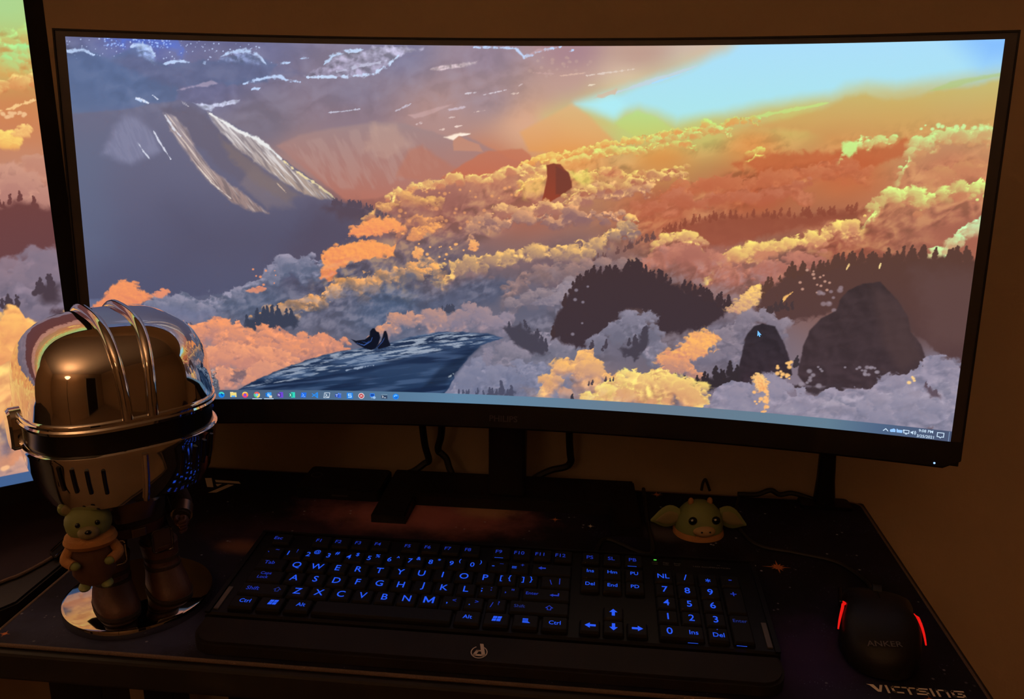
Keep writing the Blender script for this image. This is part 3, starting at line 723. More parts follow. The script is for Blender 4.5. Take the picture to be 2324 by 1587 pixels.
('poly',([(912,631),(1060,628),(1207,678),(1132,752),(942,867),(751,872)],(84,74,92),None,),dict(feather=70,amp=20,alpha=0.6)),
('forest',([(987,616),(1061,614),(1134,630),(1217,660)],[(949,631),(1022,683),(1115,689),(1207,678)],(88,74,88),None,),dict(th=24,n=40,seed=3,feather=22,amp=16)),
('bank',([(1746,447),(1790,426),(1937,396),(2005,372),(2158,343),(2293,318),(2459,292),(2655,251)],(255,228,120),(230,150,84),16,),dict(amp=9,sc=22,seed=11,lit2=(190,235,130),rim=0.5)),
('bank',([(1782,457),(1955,420),(2126,383),(2295,364),(2429,342)],(250,238,130),(224,146,84),18,),dict(amp=9,sc=22,seed=12,lit2=(205,240,130),alpha=0.9)),
('bank',([(2261,351),(2394,316),(2559,294)],(205,240,140),(220,150,86),12,),dict(amp=8,sc=20,seed=13)),
('bank',([(1209,575),(1327,534),(1499,503),(1623,494),(1712,468),(1852,456)],(255,226,130),(196,118,94),22,),dict(amp=13,sc=28,seed=14,rim=0.5)),
('bank',([(1097,663),(1171,619),(1282,588),(1427,576)],(250,190,110),(168,104,92),36,),dict(amp=14,sc=36,seed=41,alpha=0.8)),
('bank',([(1730,526),(1783,494),(1870,476),(1957,481),(2095,458),(2216,480),(2401,442)],(255,226,122),(190,104,80),20,),dict(amp=11,sc=24,seed=15,rim=0.5)),
('poly',([(1748,526),(1809,487),(1853,493),(1854,558),(1767,578)],(255,205,110),None,),dict(feather=20,amp=16,alpha=0.7)),
('poly',([(1940,488),(2009,461),(2036,503),(1994,538)],(240,225,110),None,),dict(feather=16,amp=16,alpha=0.7)),
('billows',([(1171,626),(1747,492),(2127,400),(2953,306),(3475,283),(3533,723),(2494,821),(1792,914),(860,1037),(941,903)],95,91,0.3,),dict(tint=(255,200,130))),
('poly',([(1852,447),(1879,440),(1907,444),(1940,474),(1953,508),(1955,531),(1918,561),(1864,596),(1834,597),(1847,541),(1856,490)],(134,66,50),(150,66,46),),dict(feather=3,amp=3)),
('poly',([(1890,451),(1940,474),(1953,508),(1955,531),(1918,561),(1893,558)],(112,60,50),None,),dict(feather=5,amp=3,alpha=0.7)),
('bank',([(1625,644),(1678,621),(1785,612),(1890,589),(2012,555),(2133,532),(2269,502)],(254,200,128),(164,106,96),34,),dict(amp=16,sc=34,seed=16)),
('bank',([(1925,557),(2028,529),(2132,518),(2251,482),(2402,454)],(252,215,125),(172,98,80),18,),dict(amp=10,sc=24,seed=17,alpha=0.9)),
('bank',([(1536,706),(1643,661),(1750,648),(1892,648),(2032,634),(2171,621)],(236,172,122),(134,98,102),34,),dict(amp=14,sc=34,seed=18)),
('bank',([(1243,713),(1299,676),(1390,660),(1445,634)],(245,168,100),(150,98,95),36,),dict(amp=14,sc=30,seed=19)),
('specks',((1243,624,1644,703),18,(235,160,105),4,11,31,),dict(alpha=0.7)),
('specks',((1300,535,1749,581),16,(240,165,105),4,9,32,),dict(alpha=0.7)),
('poly',([(2569,430),(2633,395),(2797,386),(2960,379),(3165,332),(3187,383),(3063,434),(2903,470),(2705,474)],(190,92,56),None,),dict(feather=16,amp=24,sc=50,seed=5,alpha=0.7)),
('bank',([(2287,532),(2405,505),(2556,493),(2722,473),(2803,447),(2899,424),(3062,426)],(205,124,84),(186,98,66),50,),dict(amp=16,sc=46,seed=20,alpha=0.75)),
('bank',([(2205,599),(2375,568),(2543,548),(2709,521),(2872,484)],(196,118,88),(180,94,66),44,),dict(amp=16,sc=46,seed=42,alpha=0.7)),
('bank',([(2616,389),(2658,375),(2681,371)],(225,220,110),(215,140,80),16,),dict(amp=9,sc=22,seed=21)),
('bank',([(2950,374),(2980,338),(3053,333),(3091,312),(3130,300)],(205,245,150),(212,150,92),22,),dict(amp=14,sc=28,seed=22,rim=0.55)),
('poly',([(2957,346),(3005,340),(3006,378),(2982,400),(2957,379)],(200,240,140),None,),dict(feather=6,amp=10,sc=26,alpha=0.9)),
('bank',([(3155,419),(3185,367),(3237,331),(3289,304),(3368,300),(3464,292)],(205,242,150),(208,142,98),46,),dict(amp=18,sc=36,seed=23,rim=0.55)),
('specks',((3191,278,3493,298),16,(205,240,160),4,10,33,),dict()),
('bank',([(3234,513),(3292,463),(3382,416),(3482,395)],(208,150,100),(198,124,92),60,),dict(amp=16,sc=46,seed=43,alpha=0.7)),
('bank',([(3056,604),(3079,553),(3114,532),(3194,517),(3240,540),(3282,516),(3359,488),(3437,473),(3491,500)],(222,250,140),(196,118,88),48,),dict(amp=18,sc=36,seed=24,rim=0.5)),
('specks',((3421,477,3497,549),9,(225,245,140),5,10,34,),dict()),
('forest',([(2322,700),(2415,658),(2515,633),(2650,620),(2817,616),(2949,599),(3054,584)],[(2393,733),(2489,755),(2591,735),(2740,689),(2903,648),(3057,610)],(142,74,56),(156,82,62),),dict(th=30,n=60,seed=5,alpha=0.85,feather=16)),
('forest',([(2039,808),(2144,787),(2229,737),(2314,704)],[],(104,72,70),None,),dict(th=26,n=22,seed=6,alpha=0.8)),
('bank',([(2493,814),(2559,777),(2660,747),(2734,724),(2825,701),(2906,672),(2985,636),(3062,610)],(255,226,122),(196,122,98),46,),dict(amp=16,sc=36,seed=25,rim=0.5)),
('bank',([(2281,731),(2331,700),(2391,691),(2443,700),(2487,725)],(255,222,120),(186,118,102),34,),dict(amp=12,sc=30,seed=26,rim=0.5)),
('bank',([(2215,812),(2317,756),(2420,753),(2562,819),(2765,796),(2928,739)],(200,130,108),(168,104,92),70,),dict(amp=18,sc=60,seed=44,alpha=0.8)),
('bank',([(3291,733),(3336,703),(3372,660),(3416,622),(3533,599)],(215,252,170),(205,140,105),48,),dict(amp=16,sc=40,seed=27,rim=0.6,lit2=(185,252,205))),
('bank',([(132,1090),(276,1022),(357,1004),(454,1009),(554,975),(644,924),(770,875),(867,847),(953,793)],(148,144,166),(86,96,122),70,),dict(amp=20,sc=44,seed=51)),
('blob',([(-21,1055),(48,1014),(78,968),(129,932),(175,930),(198,964),(230,986),(258,1000),(176,1033),(95,1055)],(246,152,98),(228,136,100),),dict(amp=14,sc=40,seed=52)),
('blob',([(249,991),(290,970),(315,983),(278,1007)],(236,146,106),(220,140,115),),dict(amp=9,sc=24,seed=53)),
('blob',([(-114,1008),(-70,995),(-19,986),(-9,1001),(-62,1010)],(236,146,112),(220,140,120),),dict(amp=7,sc=22,seed=54)),
('blob',([(622,977),(671,958),(705,967),(670,983)],(236,146,112),(200,140,125),),dict(amp=7,sc=22,seed=55)),
('specks',((651,884,748,956),8,(238,150,110),3,7,35,),dict()),
('poly',([(-124,1032),(74,1063),(315,1036),(510,1068),(428,1113),(-135,1148)],(118,122,152),None,),dict(feather=16,amp=14,alpha=0.7)),
('blob',([(1039,747),(1049,714),(1115,689),(1207,660),(1253,681),(1277,712),(1206,732),(1151,741)],(252,166,96),(236,140,98),),dict(amp=16,sc=36,seed=56)),
('blob',([(931,919),(942,867),(934,821),(991,783),(1057,763),(1169,760),(1243,782),(1233,822),(1149,833),(1055,849),(1007,887),(968,932)],(252,164,94),(232,136,96),),dict(amp=16,sc=40,seed=57)),
('blob',([(1283,757),(1317,711),(1372,696),(1427,682),(1399,718),(1335,756)],(250,172,100),(200,128,98),),dict(amp=14,sc=30,seed=58)),
('blob',([(1545,786),(1550,755),(1572,749),(1587,772),(1572,794)],(248,180,110),(232,150,100),),dict(amp=8,sc=20,seed=59)),
('blob',([(1312,819),(1326,783),(1349,791),(1353,818),(1334,833)],(250,180,108),(230,150,100),),dict(amp=8,sc=20,seed=60)),
('bank',([(1408,867),(1536,831),(1627,807),(1717,794),(1842,772),(2019,757),(2071,727),(2139,670),(2224,633)],(255,200,118),(128,102,110),62,),dict(amp=18,sc=40,seed=61,rim=0.5)),
('bank',([(635,1086),(744,1044),(860,1018),(948,966),(1034,926),(1148,905),(1279,868),(1353,840),(1445,830)],(252,176,106),(92,96,118),66,),dict(amp=20,sc=40,seed=62,rim=0.45)),
('specks',((1297,766,1609,847),20,(250,180,112),3,8,36,),dict()),
('poly',([(1201,1081),(1352,1020),(1537,922),(1683,899),(1738,934),(1648,1010),(1426,1045)],(80,88,114),None,),dict(feather=26,amp=14,alpha=0.7)),
('bank',([(1683,935),(1773,878),(1898,839),(2021,817),(2180,804)],(168,132,124),(112,98,108),70,),dict(amp=18,sc=46,seed=63,alpha=0.85)),
('billows',([(314,1055),(979,865),(1791,878),(2317,756),(2750,813),(2710,1412),(1426,1474),(1612,1141),(855,1170)],80,92,0.24,),dict(tint=(190,180,195))),
('bank',([(1702,1008),(1828,949),(1953,909),(2025,924)],(150,132,138),(106,100,116),60,),dict(amp=18,sc=40,seed=64)),
('blob',([(1803,1004),(1865,977),(1918,928),(1971,894),(2004,925),(2009,979),(1939,1018),(1866,1006)],(158,142,150),(124,116,132),),dict(amp=14,sc=36,seed=65)),
('forest',([(605,1106),(665,1072),(762,1074),(839,1079)],[(613,1137),(662,1148),(760,1135),(837,1128)],(58,64,84),None,),dict(th=44,n=13,seed=7)),
('forest',([(1426,1040),(1482,1041)],[],(66,70,90),None,),dict(th=30,n=9,seed=8)),
('forest',([(229,1126),(407,1138)],[],(74,76,96),None,),dict(th=30,n=8,seed=15)),
('bank',([(1124,1144),(1201,1104),(1248,1072),(1352,1057),(1482,1064),(1541,1032),(1630,1036),(1704,1091),(1760,1135)],(240,160,116),(130,122,142),80,),dict(amp=18,sc=38,seed=66,lit2=(140,132,152))),
('bank',([(260,1115),(335,1097),(408,1121),(508,1091),(585,1118),(672,1127),(759,1147),(855,1162),(971,1173),(1047,1201)],(250,158,108),(176,126,124),190,),dict(amp=24,sc=46,seed=67,lit2=(235,150,110),tail=1.3)),
('bank',([(319,1268),(420,1245),(541,1201),(658,1216),(814,1229)],(242,160,118),(190,128,118),110,),dict(amp=24,sc=46,seed=68)),
('bank',([(393,1364),(495,1320),(615,1295),(734,1281),(852,1247)],(236,158,120),(186,130,122),100,),dict(amp=20,sc=40,seed=69)),
('poly',([(534,1328),(615,1305),(592,1355),(542,1367)],(96,86,104),None,),dict(feather=8,amp=18,sc=30,alpha=0.7)),
('forest',([(380,1246),(441,1224)],[],(70,70,88),None,),dict(th=34,n=5,seed=19)),
('bank',([(1650,1214),(1760,1172),(1870,1138),(1979,1145),(2084,1068),(2189,1013),(2257,1029),(2337,1131)],(148,138,154),(104,104,122),120,),dict(amp=22,sc=50,seed=70,tail=1.1)),
('forest',([(1686,1110),(1759,1089),(1824,1133),(1871,1187)],[(1723,1165),(1798,1208),(1853,1216),(1880,1205)],(70,66,80),None,),dict(th=34,n=10,seed=9)),
('bank',([(1426,1396),(1520,1305),(1595,1273),(1670,1299),(1762,1248),(1873,1262),(1983,1276)],(140,138,160),(110,116,144),150,),dict(amp=22,sc=50,seed=71,tail=1.3)),
('blob',([(1604,1245),(1613,1206),(1641,1196),(1647,1237),(1623,1272)],(140,132,150),(124,120,140),),dict(amp=8,sc=26,seed=72)),
('forest',([(1892,1149),(1907,1037),(1955,963),(1998,907),(2059,869),(2147,863),(2234,839),(2323,876),(2395,909),(2501,937),(2591,977)],[(1910,1152),(2017,1185),(2123,1130),(2189,1009),(2278,1015),(2336,1113),(2475,1080),(2577,1024)],(66,50,54),(62,50,58),),dict(th=44,n=64,seed=10,feather=10,amp=18)),
('bank',([(2051,1133),(2121,1075),(2189,1013),(2257,1025),(2317,1081),(2338,1140)],(138,132,150),(106,104,122),90,),dict(amp=18,sc=44,seed=73)),
('forest',([(2053,1179),(2070,1160)],[],(72,64,76),None,),dict(th=34,n=3,seed=11)),
('forest',([(2098,1178),(2117,1158)],[],(72,64,76),None,),dict(th=32,n=2,seed=12)),
('forest',([(2179,1174),(2248,1135),(2281,1079)],[(2199,1220),(2252,1218),(2286,1170)],(70,64,76),None,),dict(th=40,n=9,seed=13,amp=24)),
('specks',((1971,908,2034,1162),6,(140,130,145),5,10,37,),dict(alpha=0.8)),
('forest',([(2707,920),(2771,865),(2835,825),(2918,808),(3000,785),(3097,765),(3228,751),(3358,748),(3498,764)],[(2684,1073),(2786,1051),(2902,1005),(3017,962),(3186,974),(3314,1075),(3403,1125),(3521,1138)],(92,62,54),(86,62,64),),dict(th=44,n=70,seed=14,feather=10,amp=16)),
('poly',([(3233,799),(3493,791),(3512,1068),(3331,1075)],(100,74,72),None,),dict(feather=50,amp=20,alpha=0.6)),
('bank',([(2512,1106),(2596,1058),(2679,1001),(2745,972),(2818,1023)],(150,136,148),(116,108,124),80,),dict(amp=18,sc=40,seed=74)),
('blob',([(2575,996),(2631,937),(2671,900),(2701,888),(2714,923),(2697,963),(2628,1008)],(255,206,118),(190,140,125),),dict(amp=14,sc=30,seed=75)),
('streak',([(2791,949),(2807,926),(2826,909)],12,(250,190,110),),dict(amp=6,sc=20)),
('specks',((2834,811,2961,912),14,(210,160,140),4,9,38,),dict(alpha=0.8)),
('streak',([(3011,814),(3020,788)],9,(250,210,140),),dict(amp=4,sc=14)),
('streak',([(3126,806),(3129,782)],6,(250,220,150),),dict(amp=3,sc=14)),
('specks',((2908,878,3020,998),12,(150,130,138),5,13,39,),dict(alpha=0.75)),
('forest',([(2713,991),(2831,969)],[],(72,56,58),None,),dict(th=34,n=10,seed=16)),
('bank',([(2340,1186),(2444,1145),(2582,1104),(2669,1100)],(140,128,142),(112,106,124),110,),dict(amp=20,sc=44,seed=76)),
('blob',([(2306,1221),(2340,1186),(2409,1147),(2445,1094),(2510,1074),(2561,1104),(2567,1141),(2517,1179),(2466,1209),(2379,1237)],(255,184,104),(212,140,116),),dict(amp=18,sc=36,seed=77)),
('bank',([(2291,1263),(2361,1232),(2448,1210),(2521,1234)],(236,160,112),(160,122,124),60,),dict(amp=16,sc=34,seed=78)),
('poly',([(2871,1234),(2881,1119),(2906,1046),(2936,1004),(2987,971),(3000,928),(3027,892),(3074,863),(3136,852),(3159,879),(3196,911),(3242,972),(3259,1033),(3297,1076),(3324,1137),(3318,1168),(3261,1203),(3200,1263),(3047,1270),(2909,1273)],(64,50,52),(66,52,58),),dict(feather=4,amp=5,sc=60,seed=5,tex=0.08)),
('poly',([(3108,872),(3196,911),(3242,972),(3313,1129),(3242,1185),(3164,1081)],(82,62,62),None,),dict(feather=26,alpha=0.6)),
('poly',([(2621,1276),(2647,1233),(2656,1155),(2668,1086),(2692,1054),(2723,1039),(2772,1049),(2812,1109),(2841,1188),(2853,1235),(2772,1297),(2683,1292)],(50,43,50),(58,46,54),),dict(feather=4,amp=5,sc=50,seed=6,tex=0.08)),
('poly',([(3409,1232),(3415,1164),(3448,1136),(3485,1143),(3508,1165),(3518,1300),(3454,1270)],(92,72,82),(112,84,92),),dict(feather=5,amp=4,alpha=0.95)),
('forest',([(2858,1192),(2867,1187)],[],(60,52,58),None,),dict(th=40,n=3,seed=17)),
('forest',([(2374,1311),(2453,1289),(2559,1273),(2610,1253),(2661,1228)],[(2383,1318),(2527,1327),(2666,1298)],(52,44,50),None,),dict(th=48,n=16,seed=18)),
('forest',([(2840,1276),(2961,1274),(3045,1248)],[(2858,1290),(2947,1308),(3048,1285)],(64,52,58),None,),dict(th=10,n=3,seed=20,amp=12)),
('bank',([(1838,1343),(1874,1292),(1927,1248),(1999,1211),(2062,1201),(2095,1249),(2147,1280),(2220,1284)],(252,190,112),(196,146,126),130,),dict(amp=20,sc=48,seed=79,tail=1.2)),
('bank',([(2023,1369),(2095,1331),(2184,1286),(2237,1261),(2308,1254),(2399,1277),(2507,1298),(2554,1335)],(250,226,130),(214,150,112),130,),dict(amp=20,sc=48,seed=80,tail=1.5,lit2=(255,222,124))),
('bank',([(2470,1424),(2529,1355),(2597,1313),(2684,1297),(2803,1259),(2874,1274),(2964,1307),(3082,1276),(3181,1242),(3261,1199),(3313,1157),(3335,1114),(3419,1117),(3507,1131)],(152,142,160),(128,126,150),330,),dict(amp=26,sc=60,seed=81,tail=2.0)),
('bank',([(2881,1348),(3018,1332),(3150,1280),(3284,1256),(3399,1233),(3526,1281)],(160,150,168),(126,126,150),200,),dict(amp=24,sc=60,seed=82,tail=2.0)),
('billows',([(1501,1316),(1984,1314),(2529,1364),(2966,1325),(3314,1218),(3507,1156),(3533,1501),(1426,1474)],110,94,0.13,),dict(tint=(235,215,215))),
('specks',((2884,1191,2981,1306),10,(150,138,150),5,13,40,),dict(alpha=0.8)),
('specks',((3038,1180,3161,1214),16,(150,138,150),4,11,46,),dict(alpha=0.8)),
('specks',((2771,1178,2845,1257),16,(255,196,120),4,11,41,),dict()),
('blob',([(2694,1242),(2735,1240),(2770,1279),(2764,1316),(2729,1318)],(255,208,132),(240,160,100),),dict(amp=10,sc=20,seed=83)),
('specks',((2712,1300,2781,1418),16,(255,190,120),4,11,42,),dict()),
('streak',([(2773,1316),(2768,1362),(2739,1420)],10,(250,180,110),),dict(amp=8,sc=18,gap=0.4)),
('specks',((3254,1203,3298,1228),4,(255,210,140),5,9,43,),dict()),
('forest',([(3332,1236),(3377,1261)],[(3353,1271),(3384,1273)],(96,80,92),None,),dict(th=20,n=5,seed=21)),
('poly',([(3336,1446),(3348,1399),(3375,1389),(3385,1425),(3361,1454)],(104,82,88),None,),dict(feather=6,amp=10,sc=24,seed=3,alpha=0.85)),
('forest',([(1502,1397),(1615,1393)],[],(76,80,104),None,),dict(th=22,n=8,seed=22)),
('forest',([(1634,1396),(1746,1381)],[(1652,1395),(1737,1392)],(76,78,100),None,),dict(th=48,n=7,seed=23)),
('forest',([(1973,1402),(1998,1404)],[],(56,52,62),None,),dict(th=26,n=3,seed=24)),
('forest',([(2049,1330),(2166,1302)],[],(74,64,74),None,),dict(th=22,n=6,seed=25)),
('poly',([(366,1306),(397,1294),(437,1295),(465,1325),(489,1359),(493,1435),(358,1441)],(96,98,112),(80,84,98),),dict(feather=4,amp=6,sc=30,seed=3)),
('specks',((380,1309,481,1427),240,(176,178,186),1.5,3.6,44,),dict(alpha=0.7)),
('specks',((380,1309,481,1427),160,(46,48,60),1.5,3.6,45,),dict(alpha=0.7)),
('poly',([(508,1448),(570,1399),(652,1352),(772,1300),(891,1257),(979,1232),(1056,1219),(1200,1191),(1313,1156),(1426,1135),(1538,1131),(1631,1136),(1692,1151),(1640,1170),(1594,1190),(1548,1234),(1520,1277),(1483,1313),(1486,1332),(1454,1385),(1435,1411)],(62,82,116),(26,48,80),),dict(feather=3,amp=5,sc=40,seed=4)),
('grain',([(508,1448),(570,1399),(652,1352),(772,1300),(891,1257),(979,1232),(1056,1219),(1200,1191),(1313,1156),(1426,1135),(1538,1131),(1631,1136),(1692,1151),(1640,1170),(1594,1190),(1548,1234),(1520,1277),(1483,1313),(1486,1332),(1454,1385),(1435,1411)],-0.16,(20,34,62),11,(260,26),0.5,),dict(alpha=0.7)),
('grain',([(570,1399),(772,1300),(979,1232),(1200,1191),(1313,1156),(1426,1135),(1538,1131),(1692,1151),(1538,1200),(1237,1260),(966,1319),(730,1379)],-0.16,(178,188,204),12,(46,6),0.54,),dict(alpha=0.8)),
('grain',([(508,1448),(570,1399),(652,1352),(772,1300),(891,1257),(979,1232),(1056,1219),(1200,1191),(1313,1156),(1426,1135),(1538,1131),(1631,1136),(1692,1151),(1640,1170),(1594,1190),(1548,1234),(1520,1277),(1483,1313),(1486,1332),(1454,1385),(1435,1411)],-0.12,(88,112,150),13,(160,14),0.6,),dict(alpha=0.5)),
('streak',([(1015,1312),(1141,1285)],7,(150,165,190),),dict(amp=5,sc=24,gap=0.35)),
('poly',([(1594,1194),(1542,1241),(1492,1316),(1445,1357),(1350,1380),(1426,1290)],(22,36,60),None,),dict(feather=12,alpha=0.7)),
('streak',([(1449,1333),(1483,1313)],9,(150,160,170),),dict(amp=6,sc=14,gap=0.4)),
('poly',([(1049,1174),(1070,1181),(1108,1175),(1128,1159),(1130,1140),(1140,1127),(1149,1126),(1157,1139),(1168,1143),(1173,1165),(1165,1192),(1152,1212),(1134,1220),(1104,1212),(1074,1196)],(12,18,34),None,),dict(feather=2)),
('poly',([(1177,1180),(1185,1153),(1189,1138),(1198,1136),(1204,1153),(1207,1175),(1216,1198),(1199,1206),(1165,1215),(1157,1204)],(14,20,36),None,),dict(feather=2)),
('streak',([(1070,1190),(1104,1200),(1133,1182),(1139,1166)],4,(58,92,165),),dict(amp=1)),
('streak',([(1089,1182),(1116,1190),(1133,1174)],3,(40,66,130),),dict(amp=1)),
('streak',([(1161,1207),(1181,1184),(1192,1164)],3,(48,72,130),),dict(amp=1)),
]
BASE_SIDE = [(1455,41,165,220,160),(900,81,156,213,160),(450,101,156,213,160),(80,131,156,213,160),(1470,62,175,225,140),(900,102,166,218,140),(450,122,166,218,140),(80,152,166,218,140),(1470,88,205,165,90),(900,128,194,160,90),(450,148,194,160,90),(80,178,194,160,90),(1447,107,165,225,135),(900,147,156,218,135),(450,167,156,218,135),(80,197,156,218,135),(1459,122,190,215,120),(900,162,180,208,120),(450,182,180,208,120),(80,212,180,208,120),(1443,138,225,155,85),(900,178,213,150,85),(450,198,213,150,85),(80,228,213,150,85),(1458,183,205,120,75),(900,223,194,116,75),(450,243,194,116,75),(80,273,194,116,75),(1434,206,215,130,85),(900,246,204,126,85),(450,266,204,126,85),(80,296,204,126,85),(1450,245,205,125,85),(900,285,194,121,85),(450,305,194,121,85),(80,335,194,121,85),(1451,292,200,140,115),(900,332,190,135,115),(450,352,190,135,115),(80,382,190,135,115),(1417,339,195,140,120),(900,379,185,135,120),(450,399,185,135,120),(80,429,185,135,120),(1440,380,130,80,75),(900,420,123,77,75),(450,440,123,77,75),(80,470,123,77,75),(1405,435,105,62,65),(900,475,99,60,65),(450,495,99,60,65),(80,525,99,60,65),(1451,472,125,85,85),(900,512,118,82,85),(450,532,118,82,85),(80,562,118,82,85),(1423,520,130,112,125),(900,560,123,108,125),(450,580,123,108,125),(80,610,123,108,125),(1446,574,120,108,125),(900,614,114,104,125),(450,634,114,104,125),(80,664,114,104,125),(1381,618,250,165,95),(900,658,237,160,95),(450,678,237,160,95),(80,708,237,160,95),(1371,696,255,195,115),(900,736,242,189,115),(450,756,242,189,115),(80,786,242,189,115),(1367,785,235,160,120),(900,825,223,155,120),(450,845,223,155,120),(80,875,223,155,120),(1354,828,130,110,125),(900,868,123,106,125),(450,888,123,106,125),(80,918,123,106,125),(1377,889,200,145,120),(900,929,190,140,120),(450,949,190,140,120),(80,979,190,140,120)]
LAYERS_SIDE = [
('bank',([(0,137),(500,107),(1000,92),(1437,77),(1458,70),(1490,65),(1520,65)],(185,232,140),(210,160,90),26,),dict(amp=8,sc=30,seed=101)),
('bank',([(0,162),(500,132),(1000,117),(1434,102),(1462,95),(1490,90),(1520,90)],(175,232,145),(225,155,85),50,),dict(amp=9,sc=30,seed=102)),
('bank',([(0,221),(500,191),(1000,176),(1426,161),(1448,151),(1480,142),(1520,142)],(240,215,130),(212,125,78),26,),dict(amp=7,sc=24,seed=103)),
('streak',([(1420,208),(1442,201),(1479,187)],5,(250,205,140),),dict(amp=4,sc=14,gap=0.4)),
('specks',((1420,210,1460,220),14,(240,190,140),2,5,3,),dict()),
('blob',([(1412,268),(1415,246),(1429,245),(1445,260),(1432,273)],(255,225,120),(235,160,90),),dict(amp=8,sc=26,seed=104)),
('blob',([(1434,248),(1448,237),(1458,231),(1466,240),(1456,251),(1442,254)],(255,215,130),(230,160,100),),dict(amp=8,sc=18,seed=105)),
('bank',([(0,365),(500,335),(1000,320),(1407,305),(1443,301),(1487,294),(1520,294)],(205,150,125),(190,130,112),60,),dict(amp=10,sc=40,seed=106)),
('forest',([(1404,329),(1426,326)],[],(110,70,66),None,),dict(th=22,n=4,seed=4)),
('forest',([(1444,348),(1474,344)],[],(112,72,68),None,),dict(th=20,n=4,seed=5)),
('bank',([(0,398),(500,368),(1000,353),(1403,338),(1446,332),(1481,345),(1520,345)],(205,150,130),(180,125,115),50,),dict(amp=12,sc=40,seed=107)),
('forest',([(0,436),(500,406),(1000,391),(1398,376),(1428,365),(1456,374),(1477,382),(1520,382)],[(0,559),(500,529),(1000,514),(1382,499),(1412,494),(1451,472),(1483,458),(1520,458)],(112,66,64),(100,66,72),),dict(th=20,n=60,seed=6,feather=8,amp=10)),
('bank',([(0,555),(500,525),(1000,510),(1383,495),(1401,491),(1424,480),(1440,468),(1471,462),(1489,467),(1520,467)],(142,122,136),(118,108,126),120,),dict(amp=12,sc=50,seed=108,tail=1.3)),
('bank',([(0,592),(500,562),(1000,547),(1378,532),(1415,528),(1465,542),(1520,542)],(140,124,140),(112,104,124),90,),dict(amp=12,sc=44,seed=109,tail=1.3)),
('forest',([(1438,546),(1460,524),(1477,534)],[(1447,566),(1466,568),(1476,565)],(74,60,70),None,),dict(th=26,n=7,seed=7,amp=8)),
('forest',([(1374,561),(1403,561)],[],(72,60,70),None,),dict(th=26,n=6,seed=8)),
('poly',([(1459,580),(1483,574),(1481,601),(1462,596)],(84,66,76),None,),dict(feather=6,amp=10,sc=24)),
('bank',([(0,644),(500,614),(1000,599),(1371,584),(1390,578),(1404,583),(1412,609),(1427,607),(1451,597),(1474,597),(1520,597)],(255,190,108),(226,140,98),230,),dict(amp=14,sc=60,seed=110,tail=1.6)),
('bank',([(0,736),(500,706),(1000,691),(1359,676),(1382,666),(1405,661),(1520,661)],(255,212,125),(232,150,105),190,),dict(amp=14,sc=56,seed=111,tail=1.6)),
('bank',([(0,849),(500,819),(1000,804),(1344,789),(1368,776),(1392,771),(1520,771)],(248,186,120),(200,140,118),110,),dict(amp=12,sc=46,seed=112,tail=1.3)),
('poly',([(1343,802),(1363,816),(1368,840),(1350,864),(1336,856)],(116,104,122),None,),dict(feather=14,amp=18,sc=40,alpha=0.85,tex=0.15)),
('bank',([(0,947),(500,917),(1000,902),(1332,887),(1356,874),(1379,870),(1416,884),(1520,884)],(228,170,140),(150,125,135),60,),dict(amp=10,sc=40,seed=113)),
('specks',((1338,881,1348,891),2,(250,190,140),5,7,3,),dict()),
]

# ----------------------------------------------------------------- the curved monitor
def screen_mesh(name, canvas, fn, mat_, parent, dim=1.0):
    """the picture as colours on a fine grid of the display surface"""
    ny, nx = canvas.C.shape[:2]
    U, V_ = np.meshgrid(canvas.xs/canvas.w, canvas.ys/canvas.h)
    co = fn(U.ravel(), V_.ravel()).astype(np.float32)
    me = bpy.data.meshes.new(name)
    idx = np.arange(nx*ny).reshape(ny, nx)
    q = np.stack([idx[1:, :-1], idx[1:, 1:], idx[:-1, 1:], idx[:-1, :-1]], -1).reshape(-1, 4)
    me.vertices.add(len(co)); me.vertices.foreach_set('co', co.ravel())
    me.loops.add(q.size); me.loops.foreach_set('vertex_index', q.ravel().astype(np.int32))
    me.polygons.add(len(q)); me.polygons.foreach_set('loop_start', (np.arange(len(q))*4).astype(np.int32))
    me.update(calc_edges=True)
    s = np.clip(canvas.C, 0, 255)/255.0
    l = np.where(s <= 0.04045, s/12.92, ((s+0.055)/1.055)**2.4)*dim
    at = me.color_attributes.new('picture', 'FLOAT_COLOR', 'POINT')
    at.data.foreach_set('color', np.concatenate([l.reshape(-1, 3), np.ones((nx*ny, 1))], 1).astype(np.float32).ravel())
    me.shade_smooth()
    return obj_from(name, me, mat_, parent)

m_disp, nt, b = new_mat('display_light')
at = nt.nodes.new('ShaderNodeAttribute'); at.attribute_name = 'picture'
nt.links.new(at.outputs['Color'], b.inputs['Emission Color']); b.inputs['Emission Strength'].default_value = 1.0
b.inputs['Base Color'].default_value = (0.004, 0.004, 0.004, 1); b.inputs['Roughness'].default_value = 0.45
b.inputs['Specular IOR Level'].default_value = 0.2
m_disp.cycles.emission_sampling = 'NONE'

SW, SH, SR = 0.797, 0.334, 1.553
MT = Matrix.Translation((0.0114, 0.0744, 0.3108)) @ Matrix.Rotation(R2(-0.14), 4, 'Z') @ Matrix.Rotation(R2(-3.06), 4, 'X')
mon = tag(empty('curved_monitor'), 'wide curved monitor showing mountains above a sunset sea of clouds', 'monitor')
def mp(u, v, w=0.0):
    """a point of the curved panel: along, up, towards the viewer (metres)"""
    th = u/SR
    return tuple(MT @ Vector(((SR-w)*math.sin(th), (SR-w)*math.cos(th)-SR, v)))
def mp_uv(U, V_):
    u = (U-0.5)*SW; v = (0.5-V_)*SH; th = u/SR
    P = np.stack([SR*np.sin(th), SR*np.cos(th)-SR, v, np.ones_like(u)], 1)
    return (P @ np.array(MT).T)[:, :3]

cv = Canvas(np.linspace(0, WPX, 1400), 586)
cv.base(BASE_MAIN); cv.run(LAYERS_MAIN)
